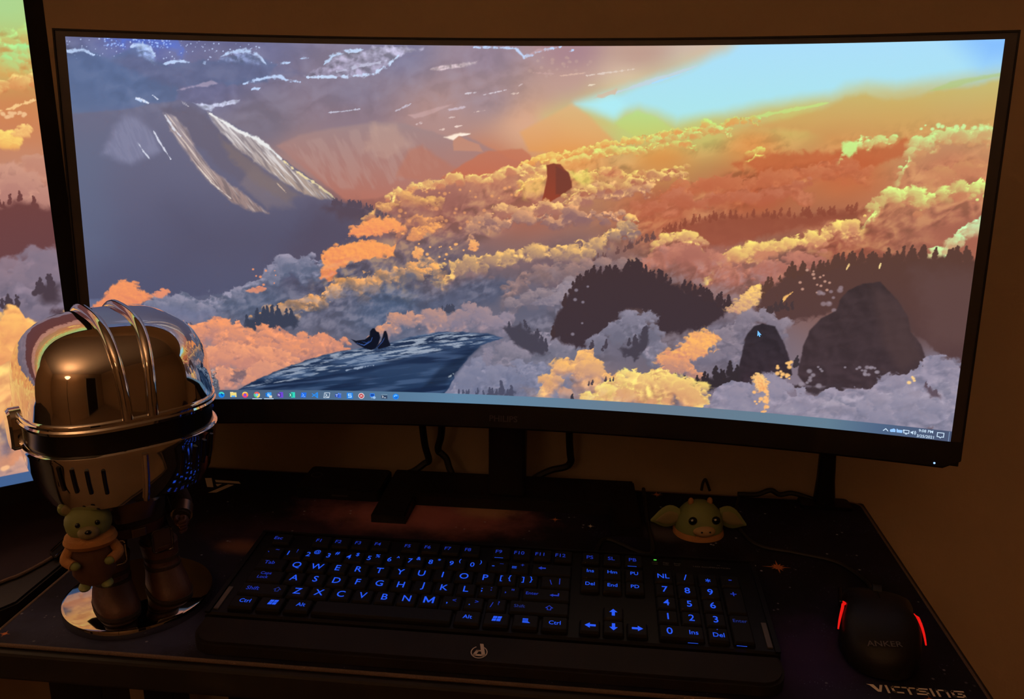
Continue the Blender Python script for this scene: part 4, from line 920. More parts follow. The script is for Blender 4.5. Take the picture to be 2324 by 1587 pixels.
# task bar across the foot of the picture
tb = cv.Y > 1440-40
tcx = np.interp(cv.X, [0, 500, 900, 1500, 2300, 3000, 3200, 3440], range(8))
tcol = np.array([(74, 84, 108), (76, 92, 116), (78, 104, 134), (96, 134, 164), (104, 124, 142), (98, 126, 146), (78, 100, 132), (74, 84, 112)], np.float32)
ti = np.clip(tcx.astype(int), 0, 6); tf = (tcx-ti)[..., None]
cv.C = np.where(tb[..., None], tcol[ti]*(1-tf)+tcol[ti+1]*tf, cv.C)
disp = screen_mesh('display', cv, mp_uv, m_disp, mon)
disp['label'] = 'lit display with cloud wallpaper and task bar'

def curved_strip(rows, u0, u1, n=48):
    """a strip swept along the curve; rows = list of (v, w) across it"""
    return loft([[mp(u0+(u1-u0)*i/n, v, w) for v, w in rows] for i in range(n+1)], True, True)
UO, VT, VB = 0.4085, 0.1735, -0.192
ui, vi = SW/2, SH/2
# inactive glossy border right round the picture
m_border = M('border_grey', (0.036, 0.028, 0.027), 0.35, var=0.1, spec=0.5)
bord = join(curved_strip([(vi, -.0004), (VT-.0015, -.0004), (VT-.0015, -.003), (vi, -.003)], -UO+.0012, UO-.0012),
            curved_strip([(-vi, -.0004), (-vi, -.003), (vi, -.003), (vi, -.0004)], -UO+.0012, -ui, 3),
            curved_strip([(-vi, -.0004), (-vi, -.003), (vi, -.003), (vi, -.0004)], ui, UO-.0012, 3))
mesh_obj('screen_border', *bord, m_border, mon)
# thin outer lip of the housing and the back shell
lip = join(curved_strip([(VT-.0015, .0012), (VT, .0012), (VT, -.012), (VT-.0015, -.012)], -UO, UO),
           curved_strip([(-vi, .0012), (-vi, -.012), (VT, -.012), (VT, .0012)], -UO, -UO+.0014, 2),
           curved_strip([(-vi, .0012), (-vi, -.012), (VT, -.012), (VT, .0012)], UO-.0014, UO, 2))
mesh_obj('housing_lip', *lip, m_plast, mon)
shell = []
for i in range(33):
    u = -UO+2*UO*i/32; a = 1-abs(2*i/32-1)**3.0
    row = []
    for j in range(13):
        v = VB+(VT-VB)*j/12; k = 1-abs(2*j/12-1)**4.0
        row.append(mp(u, v, -.010-0.038*a*k))
    shell.append(row)
mesh_obj('back_shell', *loft(shell, False, False, False), m_plast, mon, True)
# chin with rounded lower corners
rr = []
for i in range(61):
    u = -UO+2*UO*i/60; e = min(UO-abs(u), 0.008); drop = 0.008-math.sqrt(max(0, 0.008**2-(0.008-e)**2))
    vb = VB+drop
    rr.append([mp(u, -vi, .0008), mp(u, vb+.002, .0016), mp(u, vb, .0), mp(u, vb, -.012), mp(u, -vi, -.012)])
mesh_obj('chin', *loft(rr), m_plast, mon)
def on_panel(g, uc, vc, w, parent, name, m):
    return mesh_obj(name, *xform(g, lambda x, y, z: mp(uc+x, vc+y, w)), m, parent)
m_mark = M('grey_lettering', (0.055, 0.040, 0.046), 0.5, var=0.1)
on_panel(text_geo('PHILIPS', 0.0085, 0.02, sx=1.04), -0.0053, -0.1806, .0021, mon, 'lettering', m_mark)
m_led = E('led_white_blue', (150, 190, 255), 1.6)
on_panel(flat([disc(0, 0, 0.0009, 12)]), 0.3878, -0.1875, .0022, mon, 'power_light', m_led)
# stand: column and U-shaped base
st = box(-0.018, 0.022, 0.135, 0.160, 0.012, 0.34, 0.003)
mesh_obj('stand_column', *st, m_plast, mon)
mesh_obj('stand_mount', *box(-0.05, 0.055, 0.105, 0.137, 0.22, 0.33, 0.004), m_plast, mon)
UB = [(-0.136, 0.082), (-0.099, 0.082), (-0.098, 0.128), (0.1165, 0.130), (0.1165, 0.082), (0.149, 0.084), (0.143, 0.188), (-0.134, 0.186)]
mesh_obj('stand_base', *xform(prism(UB, 0.0, 0.012, 0.002), lambda x, y, z: (x, y, z*(0.85+0.5*min(1, max(0, (y-0.10)/0.05))))), m_plast, mon)

# marks of the desktop picture: icons, clock, pointer (flat, lit)
PXU = SW/3440.0
def scr(g, x, y, m, name='screen_icon', w=.0007):
    """flat shape in wallpaper pixels (x right, y up from x, y) laid on the display"""
    return mesh_obj(name, *xform(g, lambda a, b_, c_: mp((x+a)*PXU-SW/2, SH/2-(y-b_)*SH/1440.0, w)), m, disp)
_em = {}
def EM(r, g, b_):
    k = (r, g, b_)
    if k not in _em: _em[k] = E('screen_tint', k, 1.0)
    return _em[k]
wht = EM(205, 228, 250)
def ring(r0, r1, a0, a1, n=14):
    o_ = disc(0, 0, r1, n, a0, a1); i_ = disc(0, 0, r0, n, a0, a1)
    return [[o_[k], o_[k+1], i_[k+1], i_[k]] for k in range(len(o_)-1)]
def sq(x0, x1, y0, y1): return [(x0, y0), (x1, y0), (x1, y1), (x0, y1)]
TY = 1420
ic = lambda k: 499+k*49.1
ICONS = [
  [((20, 130, 230), [disc(0, 0, 13)]), ((70, 215, 200), ring(6, 13, 20, 150)), ((12, 70, 150), ring(0, 6, -60, 120))],
  [((240, 220, 130), [sq(-13, 13, -10, 10)]), ((255, 236, 170), [sq(-13, 0, 8, 12)]), ((90, 170, 240), [sq(-8, 8, -10, -3)])],
  [((250, 140, 60), [disc(0, 0, 13)]), ((250, 220, 110), ring(9, 13, 40, 150)), ((230, 60, 120), ring(7, 13, 200, 330)), ((130, 70, 220), [disc(0, 0, 6)])],
  [((235, 90, 90), ring(6, 13, 30, 150)), ((250, 215, 100), ring(6, 13, -90, 30)), ((90, 205, 130), ring(6, 13, 150, 270)), ((130, 190, 255), [disc(0, 0, 6)])],
  [((20, 120, 225), [sq(-13, 3, -8, 8)]), ((60, 160, 245), [sq(-6, 12, -10, 11)]), ((220, 215, 200), [sq(2, 14, -13, -3)]), ((200, 230, 255), ring(2.5, 5, 0, 360))],
  [((110, 70, 215), [sq(-4, 12, -12, 12)]), ((60, 40, 130), [sq(-13, 2, -8, 8)]), ((190, 180, 240), stroke([(-9, -5), (-9, 5), (-3, -5), (-3, 5)], 2))],
  [((50, 215, 190), [sq(-4, 13, -12, 12)]), ((20, 130, 120), [sq(-13, 2, -8, 8)]), ((190, 245, 225), stroke([(-9, -5), (-3, 5)], 2)+stroke([(-9, 5), (-3, -5)], 2))],
  [((30, 110, 235), [[(-13, -11), (9, -11), (13, 11), (-9, 11)]]), ((150, 200, 255), stroke([(-5, 6), (1, 0), (-7, -6)], 2)+stroke([(0, -7), (6, -7)], 2))],
  [((40, 140, 240), stroke([(-12, 6), (6, -8), (10, -11)], 4)+stroke([(-12, -6), (6, 8), (10, 11)], 4)+[sq(5, 12, -12, 12)])],
  [((215, 230, 245), stroke([(-13, -11), (9, -11), (13, 11), (-9, 11), (-13, -11)], 2)+stroke([(-5, 6), (1, 0), (-7, -6)], 2.5)+stroke([(0, -7), (6, -7)], 2.5))],
  [((60, 110, 220), [sq(-3, 12, -11, 4)]), ((90, 140, 235), [disc(2, 8, 4, 12), disc(10, 7, 3, 12)]), ((40, 80, 190), [sq(-13, 2, -7, 7)]), ((190, 210, 250), stroke([(-10, 4), (-2, 4)], 2)+stroke([(-6, 4), (-6, -5)], 2))],
  [((30, 130, 235), [sq(-13, 13, -13, 13)]), ((190, 230, 255), stroke([(6, 7), (-6, 7), (-6, 0), (6, 0), (6, -7), (-6, -7)], 3))],
  [((225, 215, 220), [disc(0, 0, 13)]), ((190, 60, 70), [disc(0, 0, 10)]), ((240, 225, 225), stroke([(-4, 4), (-1, 0), (-4, -4)], 2)+stroke([(4, 5), (1, 1), (4, -3)], 2))],
  [((50, 130, 235), [sq(-12, 8, -4, 12)]), ((20, 70, 170), [sq(-9, 5, 0, 9)]), ((150, 190, 235), [disc(6, -6, 6, 14), sq(-8, 2, -9, -6)])],
  [((110, 140, 165), [sq(-13, 13, -10, 10)]), ((50, 70, 100), [sq(-13, 13, -10, 5)]), ((220, 230, 240), stroke([(-9, 2), (-4, -2), (-9, -6)], 2)+stroke([(-1, -6), (6, -6)], 2))],
  [((30, 135, 240), [disc(0, 0, 13)]), ((120, 195, 255), ring(4, 8, 20, 200)), ((20, 95, 210), ring(4, 8, 200, 380))],
]
for k, parts in enumerate(ICONS):
    for j, (c_, pl) in enumerate(parts):
        scr(flat(pl), ic(k), TY, EM(*c_), w=.0006+.00012*j)
for k in (3, 4):
    scr(flat([sq(-20, 20, -19, -16)]), ic(k), TY, wht)
scr(flat(stroke([(-8, -4), (0, 4), (8, -4)], 3.2)), 3212, TY, wht)
scr(flat([disc(-4, -1, 6, 12), disc(3, 1, 7, 12), sq(-9, 10, -6, 0)]), 3237, TY, EM(150, 200, 255))
scr(flat([sq(-10, 10, -6, 5), sq(-11, -7, -2, 8)]), 3261, TY, EM(150, 200, 255))
scr(flat(stroke([(-9, 6), (9, 6), (9, -5), (-9, -5), (-9, 6)], 2.6)+[sq(-4, 4, -10, -7), sq(-12, -7, 1, 8)]), 3285, TY, wht)
scr(flat([[(-8, -3), (-4, -3), (1, -8), (1, 8), (-4, 3), (-8, 3)]]+ring(5, 7, -50, 50, 6)+ring(9, 11, -50, 50, 6)), 3308, TY, wht)
scr(text_geo('9:08 PM', 15.5, 0.012), 3352, 1409, wht, 'screen_text')
scr(text_geo('3/25/2021', 15.5, 0.012), 3352, 1430, wht, 'screen_text')
scr(flat(stroke([(-11, 9), (11, 9), (11, -7), (4, -7), (0, -11), (-4, -7), (-11, -7), (-11, 9)], 2.8)), 3403, 1418, wht)
scr(flat([sq(-1.2, 1.2, -19, 19)]), 3432, TY, EM(120, 145, 180))
scr(flat([[(-8, 12), (-8, -11), (-3, -6), (0, -13), (4, -12), (1, -5), (8, -5)]]), 2717, 1079, EM(120, 195, 255), 'mouse_pointer')

# cables hanging behind the monitor
def cable(label, pts, r=0.0042, per=8, grp='black cables behind the curved monitor'):
    o = mesh_obj('cable', *tube(spline(pts, per), r, 8), m_rub, None, True)
    return tag(o, label, 'cable', grp)
cable('thick black cable left of the monitor column, bending left at its foot', [(-0.100, 0.140, 0.20), (-0.1015, 0.180, 0.09), (-0.1010, 0.196, 0.045), (-0.0975, 0.200, 0.024), (-0.1030, 0.200, 0.0185), (-0.115, 0.196, 0.010), (-0.130, 0.193, 0.005)])
cable('black cable crossing beside the monitor column, kinked to the right', [(-0.075, 0.140, 0.20), (-0.0795, 0.190, 0.075), (-0.0865, 0.202, 0.038), (-0.082, 0.2025, 0.031), (-0.0765, 0.201, 0.026), (-0.073, 0.199, 0.016), (-0.068, 0.196, 0.006)])
cable('black cable right of the monitor column, curling in to its foot', [(0.066, 0.140, 0.20), (0.0675, 0.190, 0.075), (0.0690, 0.200, 0.042), (0.0700, 0.202, 0.030), (0.064, 0.203, 0.0225), (0.048, 0.200, 0.019), (0.034, 0.196, 0.013), (0.024, 0.193, 0.006)])
cable('thin black cable loop standing up at the back edge of the mat', [(0.2215, 0.201, 0.003), (0.2225, 0.2015, 0.012), (0.2250, 0.202, 0.0165), (0.2275, 0.2015, 0.012), (0.2310, 0.201, 0.003)], 0.0016)
cable('black cable lying in humps along the back right edge of the desk', [(0.262, 0.196, 0.003), (0.283, 0.198, 0.003), (0.298, 0.199, 0.0085), (0.309, 0.199, 0.004), (0.322, 0.199, 0.0065), (0.338, 0.198, 0.003), (0.352, 0.187, 0.003)], 0.003)

# slim post behind the right end
pole = tag(empty('slim_post', (0.3555, 0.188, 0)), 'dark slim post standing behind the right end of the curved monitor', 'post')
mesh_obj('post', *loft([sring(0, 0, .004, .0115, .0085, 4, 20), sring(-.001, 0, .03, .0095, .007, 4, 20), sring(-.003, 0, .09, .0078, .006, 4, 20), sring(-.004, 0, .30, .0075, .006, 4, 20)]), m_metal, pole, True)
mesh_obj('foot', *prism(rrect(-.028, .028, -.016, .010, .006), 0, .004, .001), m_metal, pole)

# low black box left of the stand
hub = tag(empty('dock_box', (-0.188, 0.160, 0)), 'low black dock box with a faint ring mark left of the monitor stand', 'dock')
mesh_obj('box_body', *prism(rrect(-.048, .049, -.030, .030, .006), 0.0, .013, .0015), m_plast, hub)
mesh_obj('ring_mark', *shift(flat(ring(.0056, .0066, 0, 360, 24)), -.034, .004, .0132), M('ring_grey', (0.12, 0.10, 0.09), 0.5), hub)
mesh_obj('front_slot', *box(-.006, .012, -.0303, -.0298, .004, .006), m_border, hub)

# ----------------------------------------------------------------- the angled monitor on the left
mon2 = tag(empty('angled_monitor'), 'large flat monitor at the left edge, turned inward, showing orange clouds', 'monitor')
e2 = Vector((0.76, 0.65, 0)).normalized(); n2 = Vector((0.65, -0.76, 0)).normalized()
B2 = Vector((-0.4249, 0.0437, 0.06)); W2, H2 = 0.74, 0.46
def m2p(u, v, w=0.0):
    """u along to the right (0 at the right end of the picture), v up, w towards the viewer"""
    return tuple(B2+e2*u+Vector((0, 0, v))+n2*w)
c2 = Canvas(np.concatenate([np.linspace(0, 1250, 190, endpoint=False), np.linspace(1250, 1480, 240)]), 540, 1480.0, 920.0)
c2.base(BASE_SIDE); c2.run(LAYERS_SIDE)
t2 = c2.Y > 899
c2.C = np.where(t2[..., None], np.array((66, 96, 142), np.float32), c2.C)
def m2_uv(U, V_):
    P = np.outer((U-1)*W2, np.array(e2))+np.array(B2)
    P[:, 2] += (1-V_)*H2
    return P
d2 = screen_mesh('display', c2, m2_uv, m_disp, mon2)
d2['label'] = 'lit display with orange clouds'
def quadbox(u0, u1, v0, v1, w0, w1):
    return loft([[m2p(u0, v0, w0), m2p(u1, v0, w0), m2p(u1, v1, w0), m2p(u0, v1, w0)], [m2p(u0, v0, w1), m2p(u1, v0, w1), m2p(u1, v1, w1), m2p(u0, v1, w1)]])
BZ = 0.0155
mesh_obj('bezel', *join(quadbox(0, BZ, -.020, H2+BZ, -.007, .0015), quadbox(-W2-BZ, -W2, -.020, H2+BZ, -.007, .0015),
                        quadbox(-W2, 0, H2, H2+BZ, -.007, .0015), quadbox(-W2, 0, -.020, 0, -.007, .0015)), m_plast, mon2)
mesh_obj('back_shell', *join(quadbox(-W2, 0, 0, H2, -.008, -.001), quadbox(-W2+.10, -.10, .04, H2-.04, -.045, -.008)), m_plast, mon2)
mesh_obj('stand_column', *quadbox(-W2/2-.03, -W2/2+.03, -.0598, .22, -.075, -.045), m_plast, mon2)
mesh_obj('stand_base', *quadbox(-W2/2-.12, -W2/2+.12, -.0598, -.050, -.14, .06), m_plast, mon2)
sx2 = lambda g, u, v: xform(g, lambda a, b_, c_: m2p(u+a, v+b_, .0006))
mesh_obj('screen_text', *sx2(text_geo('9:08 PM', 0.0042, 0.01), -.022, .0075), wht, d2)
mesh_obj('screen_text', *sx2(text_geo('3/25/2021', 0.0042, 0.01), -.022, .0030), wht, d2)

# two chrome prongs at the edge of the left desk
pr = tag(empty('chrome_prong_stand', (-0.4225, 0.0, 0)), 'black wedge foot with two chrome prongs behind the figurine', 'stand')
mesh_obj('prong', *tube([(-.005, -.0227, .0022), (-.0090, .0175, .0022), (-.006, .0235, .0022), (.006, .0265, .0022)], .0014, 8), m_chrome, pr, True)
mesh_obj('prong', *tube([(.0055, -.0310, .0022), (.0045, .0050, .0022), (.0080, .0220, .0022)], .0014, 8), m_chrome, pr, True)
mesh_obj('wedge', *prism([(-.0052, -.0235), (.0056, -.0320), (.0050, .0200), (-.0070, .0200)], .0003, .0016), m_plast, pr)

# ----------------------------------------------------------------- keyboard
KX, KY, U1 = 0.0093, -0.0363, 0.01905
TILT = math.tan(R2(3.0))
def kz(y): return 0.0258+(y-KY)*TILT                  # height of the key tops at y
def ku(c, r): return (KX+(c-11.25)*U1, KY-r*U1)       # key units to metres
m_key = M('key_plastic', (0.007, 0.006, 0.006), 0.55, var=0.25, scale=120, bump=0.1, bscale=1200, spec=0.22)
m_deck = M('keyboard_case', (0.006, 0.005, 0.005), 0.45, var=0.2, spec=0.2)
m_palm = M('palm_rest_plastic', (0.013, 0.009, 0.008), 0.65, var=0.2, bump=0.2, bscale=1500, spec=0.25)
m_leg = E('legend_blue', (30, 84, 236), 1.0)
m_leg2 = E('legend_blue_dim', (22, 46, 160), 1.0)
m_leg3 = E('legend_blue_faint', (20, 38, 112), 1.0)
m_silk = M('grey_print', (0.16, 0.15, 0.14), 0.6)
kb = tag(empty('keyboard'), 'full-size black keyboard with large blue backlit letters and a palm rest', 'keyboard')
kx0, kx1, ky0, ky1 = -0.221, 0.2455, -0.1255, 0.0045
def deck(y): return kz(y)-0.0042
rows_ = []
for y, dz in ((ky0, -0.0012), (ky0+0.002, 0), (ky1-0.003, 0), (ky1, -0.002)):
    rows_.append([(kx0, y, 0.002), (kx0, y, deck(y)+dz-0.001), (kx0+0.0015, y, deck(y)+dz), (kx1-0.0015, y, deck(y)+dz), (kx1, y, deck(y)+dz-0.001), (kx1, y, 0.002)])
mesh_obj('case', *loft(rows_), m_deck, kb)
# raised rim round the deck
def rimbar(x0, x1, y0, y1, h):
    return [(x0, y0, deck(y0)), (x1, y0, deck(y0)), (x1, y1, deck(y1)), (x0, y1, deck(y1)), (x0, y0, deck(y0)+h), (x1, y0, deck(y0)+h), (x1, y1, deck(y1)+h), (x0, y1, deck(y1)+h)], [[0, 1, 5, 4], [1, 2, 6, 5], [2, 3, 7, 6], [3, 0, 4, 7], [4, 5, 6, 7]]
mesh_obj('rim', *join(rimbar(kx0, kx1, ky1-.004, ky1-.001, .0022), rimbar(kx0, kx0+.004, ky0, ky1-.004, .0016), rimbar(kx1-.004, kx1, ky0, ky1-.004, .0016)), m_deck, kb)
for x in (kx0+0.0052, kx1-0.0092):
    mesh_obj('side_strip', *rimbar(x, x+0.004, -0.120, -0.089, .0012), M('strip_grey', (0.10, 0.085, 0.085), 0.5), kb)
# palm rest with rounded front corners
PR = [(kx0+.001, -0.1262), (kx0, -0.138)]
PR += [(kx0+0.018-0.018*math.cos(R2(a)), -0.1405-0.017*math.sin(R2(a))) for a in range(0, 91, 15)]
PR += [(kx1-0.018+0.018*math.sin(R2(a)), -0.1405-0.017*math.cos(R2(a))) for a in range(0, 91, 15)]
PR += [(kx1, -0.138), (kx1-.001, -0.1262)]
g = prism(PR, 0.0012, 0.012, 0.0022)
g = ([(x, y, z if z < 0.006 else z+(y+0.1262)*0.13+0.0035) for x, y, z in g[0]], g[1])
palm = mesh_obj('palm_rest', *g, m_palm, kb)
pz = lambda y: 0.0157+(y+0.1262)*0.13
def on_palm(g_, cx, cy, name, m, par):
    return mesh_obj(name, *xform(g_, lambda x, y, z: (cx+x, cy+y, pz(cy+y)+0.0002)), m, par)
m_logo = M('logo_grey', (0.62, 0.52, 0.44), 0.5, var=0.05)
lg = ring(.0058, .0066, 118, 422, 40)+[[(-.0006, .0092), (.0022, .0092), (.0056, -.0042), (.0026, -.0042)], [(-.0052, -.0042), (-.0026, -.0042), (.0002, .0024), (-.0024, .0024)], [(-.0052, -.0042), (.0056, -.0042), (.0051, -.0022), (-.0043, -.0022)], [(-.0024, .0024), (.0012, .0024), (.0016, .0008), (-.0031, .0008)]]
on_palm(flat(lg), 0.0118, -0.1462, 'logo', m_logo, palm)

_caps = {}
def keycap(wu, hu=1.0):
    k = (wu, hu)
    if k in _caps: return _caps[k]
    w = wu*U1/2-0.0008; d = hu*U1/2-0.0008
    rings = [[(x, y, z) for x, y in rrect(-w+i, w-i, -d+i, d-i*0.8, 0.0012, 2)] for i, z in ((0, -0.0055), (0.0004, -0.002), (0.0011, -0.0005), (0.0018, 0.0))]
    V, F = loft(rings)
    me = bpy.data.meshes.new('key'); me.from_pydata(V, [], F); me.update(); me.materials.append(m_key)
    _caps[k] = me; return me
def add_key(c, r, wu=1.0, leg=(), hu=1.0):
    """leg = list of (geometry, dx, dy in key units, material)"""
    x, y = ku(c, r)
    o = bpy.data.objects.new('key', keycap(wu, hu)); COL.objects.link(o); o.parent = kb
    o.location = (x, y, kz(y)); o.rotation_euler = (R2(3.0), 0, 0)
    for g_, dx, dy, m in leg:
        l = mesh_obj('legend', *shift(g_, dx*U1, dy*U1, 0.0003), m, o)
    return o
T = text_geo
BIG, MED, SML, TNY = 0.0118, 0.0096, 0.0072, 0.0056
def arrow(ang, s=0.0034):
    p = [(-1.3, -.38), (.1, -.38), (.1, -1.0), (1.35, 0), (.1, 1.0), (.1, .38), (-1.3, .38)]
    a = R2(ang); return flat([[(s*(x*math.cos(a)-y*math.sin(a)), s*(x*math.sin(a)+y*math.cos(a))) for x, y in p]])
def winlogo(s=0.0016):
    return flat([[(s*(x+y*.18), s*y) for x, y in q] for q in (sq(-2.2, -.15, .15, 2), sq(.15, 2.2, .15, 2), sq(-2.2, -.15, -2, -.15), sq(.15, 2.2, -2, -.15))])
def shifta(s=0.0013):
    p = [(0, 2.4), (2.2, 0), (1.1, 0), (1.1, -2), (-1.1, -2), (-1.1, 0), (-2.2, 0), (0, 2.4)]
    return flat(stroke([(x*s, y*s) for x, y in p], s*.55))
def menu(s=0.0014):
    return flat([sq(-2*s, 1.2*s, 1.1*s, 2*s), sq(-2*s, 1.2*s, -.1*s, .7*s), sq(-2*s, 1.2*s, -2*s, -.5*s), [(1.2*s, -.6*s), (2.6*s, -2*s), (1.2*s, -2*s)]])
def entera(s=0.0030):
    return flat([[(-1.4*s, -.2*s), (-.4*s, .5*s), (-.4*s, .1*s), (.9*s, .1*s), (.9*s, .9*s), (1.3*s, .9*s), (1.3*s, -.5*s), (-.4*s, -.5*s), (-.4*s, -.9*s)]])
B_, D_, F_ = m_leg, m_leg2, m_leg3
bd = 0.007
def ch(s, size, b_=bd):
    if s == 'M':
        k = size*0.315; return flat(stroke([(-k, -k*.98), (-k, k*.98), (0, -k*.75), (k, k*.98), (k, -k*.98)], size*0.13))
    return T(s, size, b_, sx=0.9)
# function row
FR = -1.25
add_key(0.5, FR, 1, [(ch('Esc', SML), -.22, 0, D_)])
for i, n in enumerate(('F1', 'F2', 'F3', 'F4')): add_key(2.5+i, FR, 1, [(ch(n, SML), -.16, 0, D_)])
for i, n in enumerate(('F5', 'F6', 'F7', 'F8')): add_key(7.0+i, FR, 1, [(ch(n, SML), -.16, 0, D_)])
for i, n in enumerate(('F9', 'F10', 'F11', 'F12')): add_key(11.5+i, FR, 1, [(ch(n, SML*1.05), -.14, 0, D_)])
for i, n in enumerate(('PS', 'SL', 'PB')): add_key(15.82+i*1.02, FR, 1, [(ch(n, SML*1.05), -.04, 0, D_)])
# number row
pairs = [('`', '~'), ('1', '!'), ('2', '@'), ('3', '#'), ('4', '$'), ('5', '%'), ('6', '^'), ('7', '&'), ('8', '*'), ('9', '('), ('0', ')'), ('-', '_'), ('=', '+')]
for i, (a, b_) in enumerate(pairs):
    add_key(0.5+i, 0, 1, [(ch(a, MED), -.26, -.02, B_ if i else D_), (ch(b_, SML), .12, .20, B_ if 1 < i < 11 else D_)])
add_key(14, 0, 2, [(arrow(180, .0026), -.45, .05, D_)])
# Q row
add_key(0.75, 1, 1.5, [(ch('Tab', SML), -.10, .1, D_)])
for i, a in enumerate('QWERTYUIOP'): add_key(2+i, 1, 1, [(ch(a, BIG), 0, 0, B_)])
add_key(12, 1, 1, [(ch('[', MED), -.26, 0, B_), (ch('{', MED), .12, .05, B_)])
add_key(13, 1, 1, [(ch(']', MED), -.26, 0, B_), (ch('}', MED), .12, .05, B_)])
add_key(14.25, 1, 1.5, [(ch('\\', MED), -.22, -.05, D_), (ch('|', MED), .18, .05, D_)])
# A row
add_key(0.875, 2, 1.75, [(ch('Caps', TNY), -.05, .18, D_), (ch('Lock', TNY), -.10, -.10, D_)])
for i, a in enumerate('ASDFGHJKL'): add_key(2.25+i, 2, 1, [(ch(a, BIG), 0, 0, B_)])
add_key(11.25, 2, 1, [(ch(';', MED), -.28, 0, B_), (ch(':', MED), .14, .12, D_)])
add_key(12.25, 2, 1, [(ch(',', MED), -.20, -.08, D_), (ch('"', MED), .12, .16, D_)])
add_key(13.875, 2, 2.25, [(ch('Enter', TNY), -.62, 0, D_), (entera(), .38, -.02, D_)])
# Z row
add_key(1.125, 3, 2.25, [(ch('Shift', SML), -.45, 0, D_), (shifta(), .68, 0, F_)])
for i, a in enumerate('ZXCVBNM'): add_key(2.75+i, 3, 1, [(ch(a, BIG), 0, 0, B_)])
add_key(9.75, 3, 1, [(ch(',', MED), -.18, -.14, B_), (ch('<', SML), .12, .10, D_)])
add_key(10.75, 3, 1, [(ch('.', MED), -.18, -.14, B_), (ch('>', SML), .12, .10, D_)])
add_key(11.75, 3, 1, [(ch('/', MED), -.20, -.05, D_), (ch('?', SML), .10, .10, D_)])
add_key(13.625, 3, 2.75, [(ch('Shift', TNY*1.05), -.85, 0, F_), (shifta(), .45, 0, D_)])
# bottom row
add_key(0.625, 4, 1.25, [(ch('Ctrl', SML*0.95), .08, .05, B_)])
add_key(1.875, 4, 1.25, [(winlogo(), .10, .06, B_)])
add_key(3.125, 4, 1.25, [(ch('Alt', SML*0.95), .12, .04, B_)])
add_key(6.875, 4, 6.25, [])
add_key(10.625, 4, 1.25, [(ch('Alt', SML*0.95), 0, 0, B_)])
add_key(11.875, 4, 1.25, [(winlogo(), .02, 0, B_)])
add_key(13.125, 4, 1.25, [(menu(), .02, 0, B_)])
add_key(14.375, 4, 1.25, [(ch('Ctrl', SML*0.95), 0, 0, B_)])
# navigation block and arrows
for r, names in ((0, ('Ins', 'Hm', 'PU')), (1, ('Del', 'End', 'PD'))):
    for i, n in enumerate(names): add_key(15.82+i*1.02, r, 1, [(ch(n, SML*0.95), 0, .10 if r == 0 else .05, B_)])
add_key(16.86, 3, 1, [(arrow(90), 0, 0, B_)])
add_key(15.86, 4, 1, [(arrow(180), .02, 0, B_)]); add_key(16.86, 4, 1, [(arrow(270), 0, 0, B_)]); add_key(17.86, 4, 1, [(arrow(0), 0, 0, B_)])
# number pad
NP = (19.2, 20.2, 21.22, 22.24)
for c_, n in zip(NP, ('NL', '/', '*', '-')): add_key(c_, 0, 1, [(ch(n, MED if n == 'NL' else BIG), 0, .04 if n != '*' else -.1, B_ if n != '-' else D_)])
for r, names in ((1, '789'), (2, '456'), (3, '123')):
    for c_, n in zip(NP, names): add_key(c_, r, 1, [(ch(n, BIG), 0, 0, B_)])
add_key(NP[3], 1.5, 1, [(ch('+', BIG), 0, .45, D_)], 2.0)
add_key(NP[3], 3.5, 1, [(ch('Enter', TNY*1.05), 0, .5, F_)], 2.0)
add_key(19.7, 4, 2.0, [(ch('0', BIG), -.5, 0, B_), (ch('Ins', SML*1.05), .5, 0, B_)])
add_key(NP[2], 4, 1, [(ch('Del', SML*1.05), 0, -.05, B_), (ch('.', MED), -.02, .30, D_)])
# light leaking through the gaps, indicator light, small print
for x, y, w in ((0.0124, -0.0225, .008), (0.1337, -0.0228, .008), (0.1779, -0.1258, .008), (0.2155, -0.1252, .008)):
    mesh_obj('backlight_gap', *xform(flat([sq(-w/2, w/2, -.0003, .0003)]), lambda a, b_, c_: (x+a, y+b_, deck(y)+0.0042)), m_leg, kb)
def on_deck(g_, cx, cy, name, m): return mesh_obj(name, *xform(g_, lambda a, b_, c_: (cx+a, cy+b_, deck(cy+b_)+0.0004)), m, kb)
on_deck(flat([sq(-.0013, .0013, -.0007, .0007)]), 0.1555, -0.0035, 'indicator_light', E('led_green', (90, 230, 70), 1.0))
for x, a, b_ in ((0.1550, 'Num', 'Lock'), (0.1650, 'Caps', 'Lock'), (0.1752, 'Scroll', 'Lock')):
    on_deck(T(a, .0026), x, -0.0078, 'small_print', m_silk); on_deck(T(b_, .0026), x, -0.0104, 'small_print', m_silk)
on_deck(T('LED ILLUMINATION', .0028, sx=1.35), 0.2060, -0.0105, 'small_print', m_silk)
on_deck(flat(ring(.0010, .0013, -50, 50, 5)+ring(.0010, .0013, 130, 230, 5)+[disc(0, 0, .0004, 8)]), 0.2125, -0.0065, 'small_print', m_silk)
tag(mesh_obj('keyboard_cable', *tube(spline([(0.098, 0.0045, 0.010), (0.100, 0.03, 0.004), (0.112, 0.07, 0.0028), (0.155, 0.045, 0.0028), (0.155, 0.12, 0.0028), (0.155, 0.196, 0.003)], 8), 0.0022, 8), m_rub, None, True),
    'thin black cable running from the back of the keyboard over the mat', 'cable')

